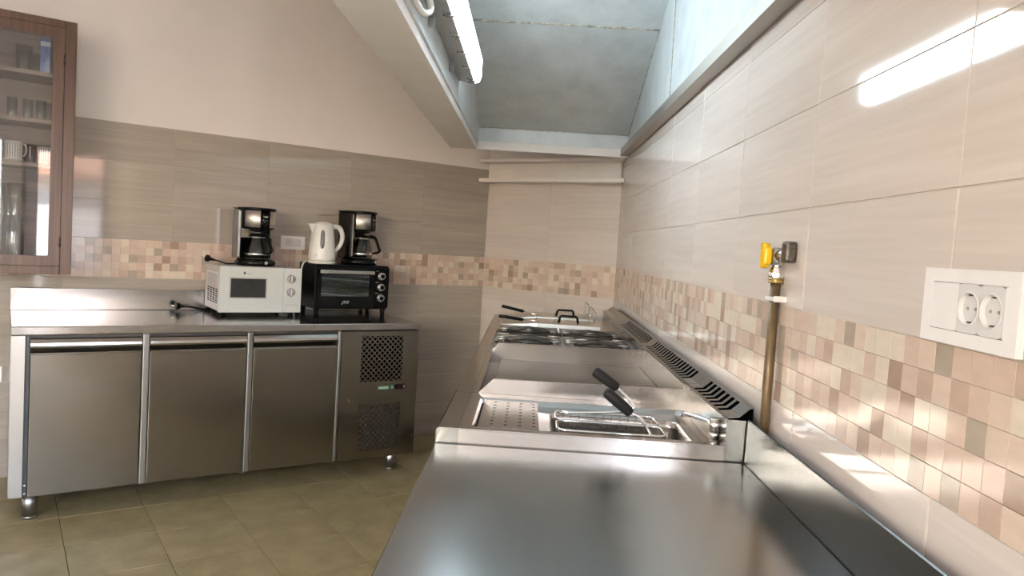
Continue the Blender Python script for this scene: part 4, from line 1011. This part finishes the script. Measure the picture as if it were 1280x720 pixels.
cord('power_cord', 'thick white kettle cord hanging between microwave and black oven', [(1.462, 0.150, 1.131), (1.435, 0.162, 1.1315), (1.408, 0.18, 1.115), (1.392, 0.19, 1.06), (1.385, 0.17, 0.96), (1.385, 0.12, 0.84)], 0.0055, WHITE)
cord('power_cord', 'thin black cord running right from the second coffee maker over the oven', [(1.79, 0.13, 1.128), (1.83, 0.12, 1.131), (1.862, 0.10, 1.128), (1.885, 0.075, 1.10), (1.886, 0.05, 0.98), (1.886, 0.045, 0.86)], 0.0028, BLACK)

# ------------------------------------------------------------------ glazed wall cabinet
KS0, KS1, KD, KZ0, KZ1 = -0.56, 0.262, 0.300, 1.027, 2.190
ko = Vector(((KS0 + KS1) / 2, -0.15, KZ0))
kb = thing('wall_cabinet', 'dark walnut glazed wall cabinet with glassware at the upper left', 'cabinet', L(ko.x, 0.15, KZ0), TH_L)
mb = MB(ko); mb.box(KS1 - 0.018, KS1, -KD + .022, -0.0015, KZ0, KZ1); mb.build('side_panel', WOOD, kb)
mb = MB(ko); mb.box(KS0, KS0 + 0.018, -KD + .022, -0.0015, KZ0, KZ1); mb.build('side_panel', WOOD, kb)
mb = MB(ko); mb.box(KS0 + .0185, KS1 - .0185, -KD + .022, -0.0015, KZ1 - .02, KZ1); mb.build('top_panel', WOODX, kb)
mb = MB(ko); mb.box(KS0 + .0185, KS1 - .0185, -KD + .022, -0.0015, KZ0 + .02, KZ0 + .04); mb.build('bottom_panel', WOODX, kb)
mb = MB(ko); mb.box(KS0 + .0185, KS1 - .0185, -0.012, -0.0015, KZ0 + .0405, KZ1 - .0205); mb.build('back_panel', WOODI, kb)
SHZ = (1.950, 1.735, 1.535)
for z in SHZ:
    mb = MB(ko); mb.box(KS0 + .0185, KS1 - .0185, -KD + .035, -0.0125, z - .018, z); mb.build('shelf', WOODI, kb)
mb = MB(ko); mb.box(KS1 - .046, KS1, -KD - .001, -KD + .0215, KZ0, KZ1, 0.002); mb.box(KS0, KS0 + .046, -KD - .001, -KD + .0215, KZ0, KZ1, 0.002)
mb.box(KS0 + .0465, KS1 - .0465, -KD - .001, -KD + .0215, KZ1 - .034, KZ1, 0.002); mb.box(KS0 + .0465, KS1 - .0465, -KD - .001, -KD + .0215, KZ0, KZ0 + .038, 0.002); mb.build('face_frame', WOOD, kb)
mid = (KS0 + KS1) / 2
for a, b in ((KS0 + .0475, mid - .001), (mid + .001, KS1 - .0475)):
    z0, z1 = KZ0 + .039, KZ1 - .035; sw_ = 0.044
    mb = MB(ko); us = [a, a + sw_, b - sw_, b]; vs = [z0, z0 + 0.045, z1 - 0.046, z1]
    mb.gridplate(us, vs, lambda i, j: not (i == 1 and j == 1), lambda u, v, h: (u, -KD + 0.002 - h, v), 0.0195); dd = mb.build('door', WOOD, kb)
    mb = MB(ko); mb.box(a + sw_ - .004, b - sw_ + .004, -KD + .0225, -KD + .0265, z0 + .041, z1 - .042); mb.build('pane', GLASS, dd)
    hx = b if b > 0.1 else a
    for z in (KZ0 + 0.15, KZ1 - 0.18):
        mb = MB(ko); mb.cyl((hx, -KD - 0.004, z - .022), (hx, -KD - .004, z + .022), 0.0042, seg=10); mb.cyl((hx, -KD - 0.004, z + .022), (hx, -KD - .004, z + .027), 0.0025, seg=8); mb.build('hinge', IRON, dd)

def tumbler(label, s, d, z, r, h, taper=0.88, group='clear glasses in the wall cabinet'):
    mb = MB(); mb.lathe([(0.0, 0.0), (r * taper, 0.0), (r * taper + .001, 0.003), (r, h), (r - .0022, h), (r * taper - .002, 0.008), (0.0, 0.007)], seg=20)
    o = mb.build('drinking_glass', GLASSW); o.location = L(s, d, z + .0004); tag(o, label, 'glass', group)
for a in ((('large clear tumbler left of the blue carton on the top cabinet shelf'), 0.062, 0.20, SHZ[0], 0.034, 0.115), (('clear tumbler behind the large one on the top cabinet shelf'), 0.108, 0.13, SHZ[0], 0.030, 0.100),
          ('small clear glass at the left end of the second cabinet shelf', 0.020, 0.20, SHZ[1], 0.022, 0.092), ('second small clear glass from the left on the second cabinet shelf', 0.080, 0.20, SHZ[1], 0.022, 0.090),
          ('third small clear glass from the left on the second cabinet shelf', 0.131, 0.21, SHZ[1], 0.021, 0.090), ('small clear glass touching the third one on the second cabinet shelf', 0.162, 0.16, SHZ[1], 0.021, 0.090),
          ('small clear glass nearest the cabinet stile on the second shelf', 0.200, 0.20, SHZ[1], 0.021, 0.085)):
    tumbler(*a)
bx = thing('carton', 'slim blue carton standing on the top cabinet shelf', 'box', L(0.143, 0.17, SHZ[0] + .0005), TH_L)
M = Mat('carton_blue'); f = M.noise(M.coords((18, 18, 9)), 1.0, 4)
M.l(M.ramp(f, [(0.35, lin(64, 92, 160)), (0.5, lin(108, 140, 200)), (0.65, lin(160, 178, 214))]), M.b.inputs['Base Color']); M.set(Roughness=0.4)
mb = MB(); mb.box(-0.019, 0.019, -0.03, 0.03, 0, 0.162, 0.001); mb.build('carton_body', M.m, bx)
mb = MB(); mb.box(-0.019, 0.019, -0.0312, -0.0300, 0.128, 0.150); mb.build('flap', plain('carton_flap', lin(190, 200, 220), 0.4), bx)
mb = MB(); mb.lathe([(0.0, 0.0), (0.016, 0.0), (0.018, 0.02), (0.017, 0.09), (0.008, 0.115), (0.0, 0.116)], seg=16); o = mb.build('jar', plain('jar_red', lin(120, 46, 38), 0.3)); o.location = L(0.207, 0.2, SHZ[0] + .0004); tag(o, 'dark red jar half hidden behind the stile on the top cabinet shelf', 'jar')

def cup(label, s, d, z, r, h, body, stripes, hang, hmat, saucer):
    t = thing('coffee_cup', label, 'cup', L(s, d, z + .0004), TH_L, 'cups on the third cabinet shelf')
    zo = 0.0
    if saucer:
        mb = MB(); mb.lathe([(0.0, 0.0), (r * 0.7, 0.0), (r * 1.12, 0.010), (r * 1.10, 0.013), (r * .68, 0.005), (0.0, 0.005)], seg=24); mb.build('saucer', WHITE, t); zo = 0.0055
    mb = MB(); mb.lathe([(0.0, zo), (r * .93, zo), (r * .97, zo + .005), (r, zo + h), (r - .003, zo + h), (r * .9, zo + .008), (0.0, zo + .008)], seg=28); mb.build('body', body, t)
    if stripes:
        mb = MB()
        for k in range(22):
            a = 2 * PI * k / 22; u = Vector((math.cos(a), math.sin(a), 0)); v = Vector((-math.sin(a), math.cos(a), 0)); 
            q = [u * (r * .978 + .0006) + v * w_ for w_ in (-.0016, .0016)]
            q2 = [u * (r * .996 + .0006) + v * w_ for w_ in (-.0016, .0016)]
            vs_ = [mb.bm.verts.new(p) for p in (q[0] + Vector((0, 0, zo + .012)), q[1] + Vector((0, 0, zo + .012)), q2[1] + Vector((0, 0, zo + h * .9)), q2[0] + Vector((0, 0, zo + h * .9)))]
            mb.bm.faces.new(vs_)
        mb.build('stripes', plain('stripe_grey', (0.18, 0.18, 0.2, 1), 0.4), t)
    P = lambda rr_, z_: (rr_ * math.cos(hang), rr_ * math.sin(hang), zo + z_)
    mb = MB(); mb.tube([P(r * .97, h * .85), P(r * 1.4, h * .82), P(r * 1.55, h * .55), P(r * 1.35, h * .3), P(r * .95, h * .25)], 0.0042, 8, smooth_n=4); mb.build('handle', hmat, t)
CW = plain('cup_white', (0.66, 0.65, 0.64, 1), 0.25); CB = plain('cup_brown', lin(88, 60, 42), 0.3)
cup('large white cup with grey stripes at the left on the third cabinet shelf', 0.030, 0.19, SHZ[2], 0.036, 0.088, CW, True, math.radians(-30), CW, True)
cup('brown cup with white handle between two striped cups on the third cabinet shelf', 0.098, 0.16, SHZ[2], 0.020, 0.090, CB, False, math.radians(-100), CW, False)
cup('white striped cup right of the brown one on the third cabinet shelf', 0.150, 0.19, SHZ[2], 0.032, 0.080, CW, True, math.radians(-20), CW, False)
cup('dark brown cup half hidden by the door stile on the third cabinet shelf', 0.212, 0.17, SHZ[2], 0.024, 0.070, CB, False, math.radians(200), CW, False)
def carafe(label, s, d):
    mb = MB(); mb.lathe([(0.0, 0.0), (0.036, 0.0), (0.038, 0.006), (0.038, 0.12), (0.032, 0.17), (0.024, 0.22), (0.0235, 0.25), (0.030, 0.30), (0.036, 0.37), (0.034, 0.37), (0.028, 0.30), (0.0215, 0.25), (0.022, 0.22), (0.030, 0.17), (0.0355, 0.12), (0.0355, 0.008), (0.0, 0.007)], seg=24)
    o = mb.build('water_carafe', GLASSW); o.location = L(s, d, KZ0 + .0405); tag(o, label, 'carafe', 'carafes at the bottom of the cabinet')
carafe('tall waisted glass carafe in front at the bottom of the cabinet', 0.040, 0.20)
carafe('tall waisted glass carafe standing behind the other at the cabinet bottom', 0.020, 0.09)
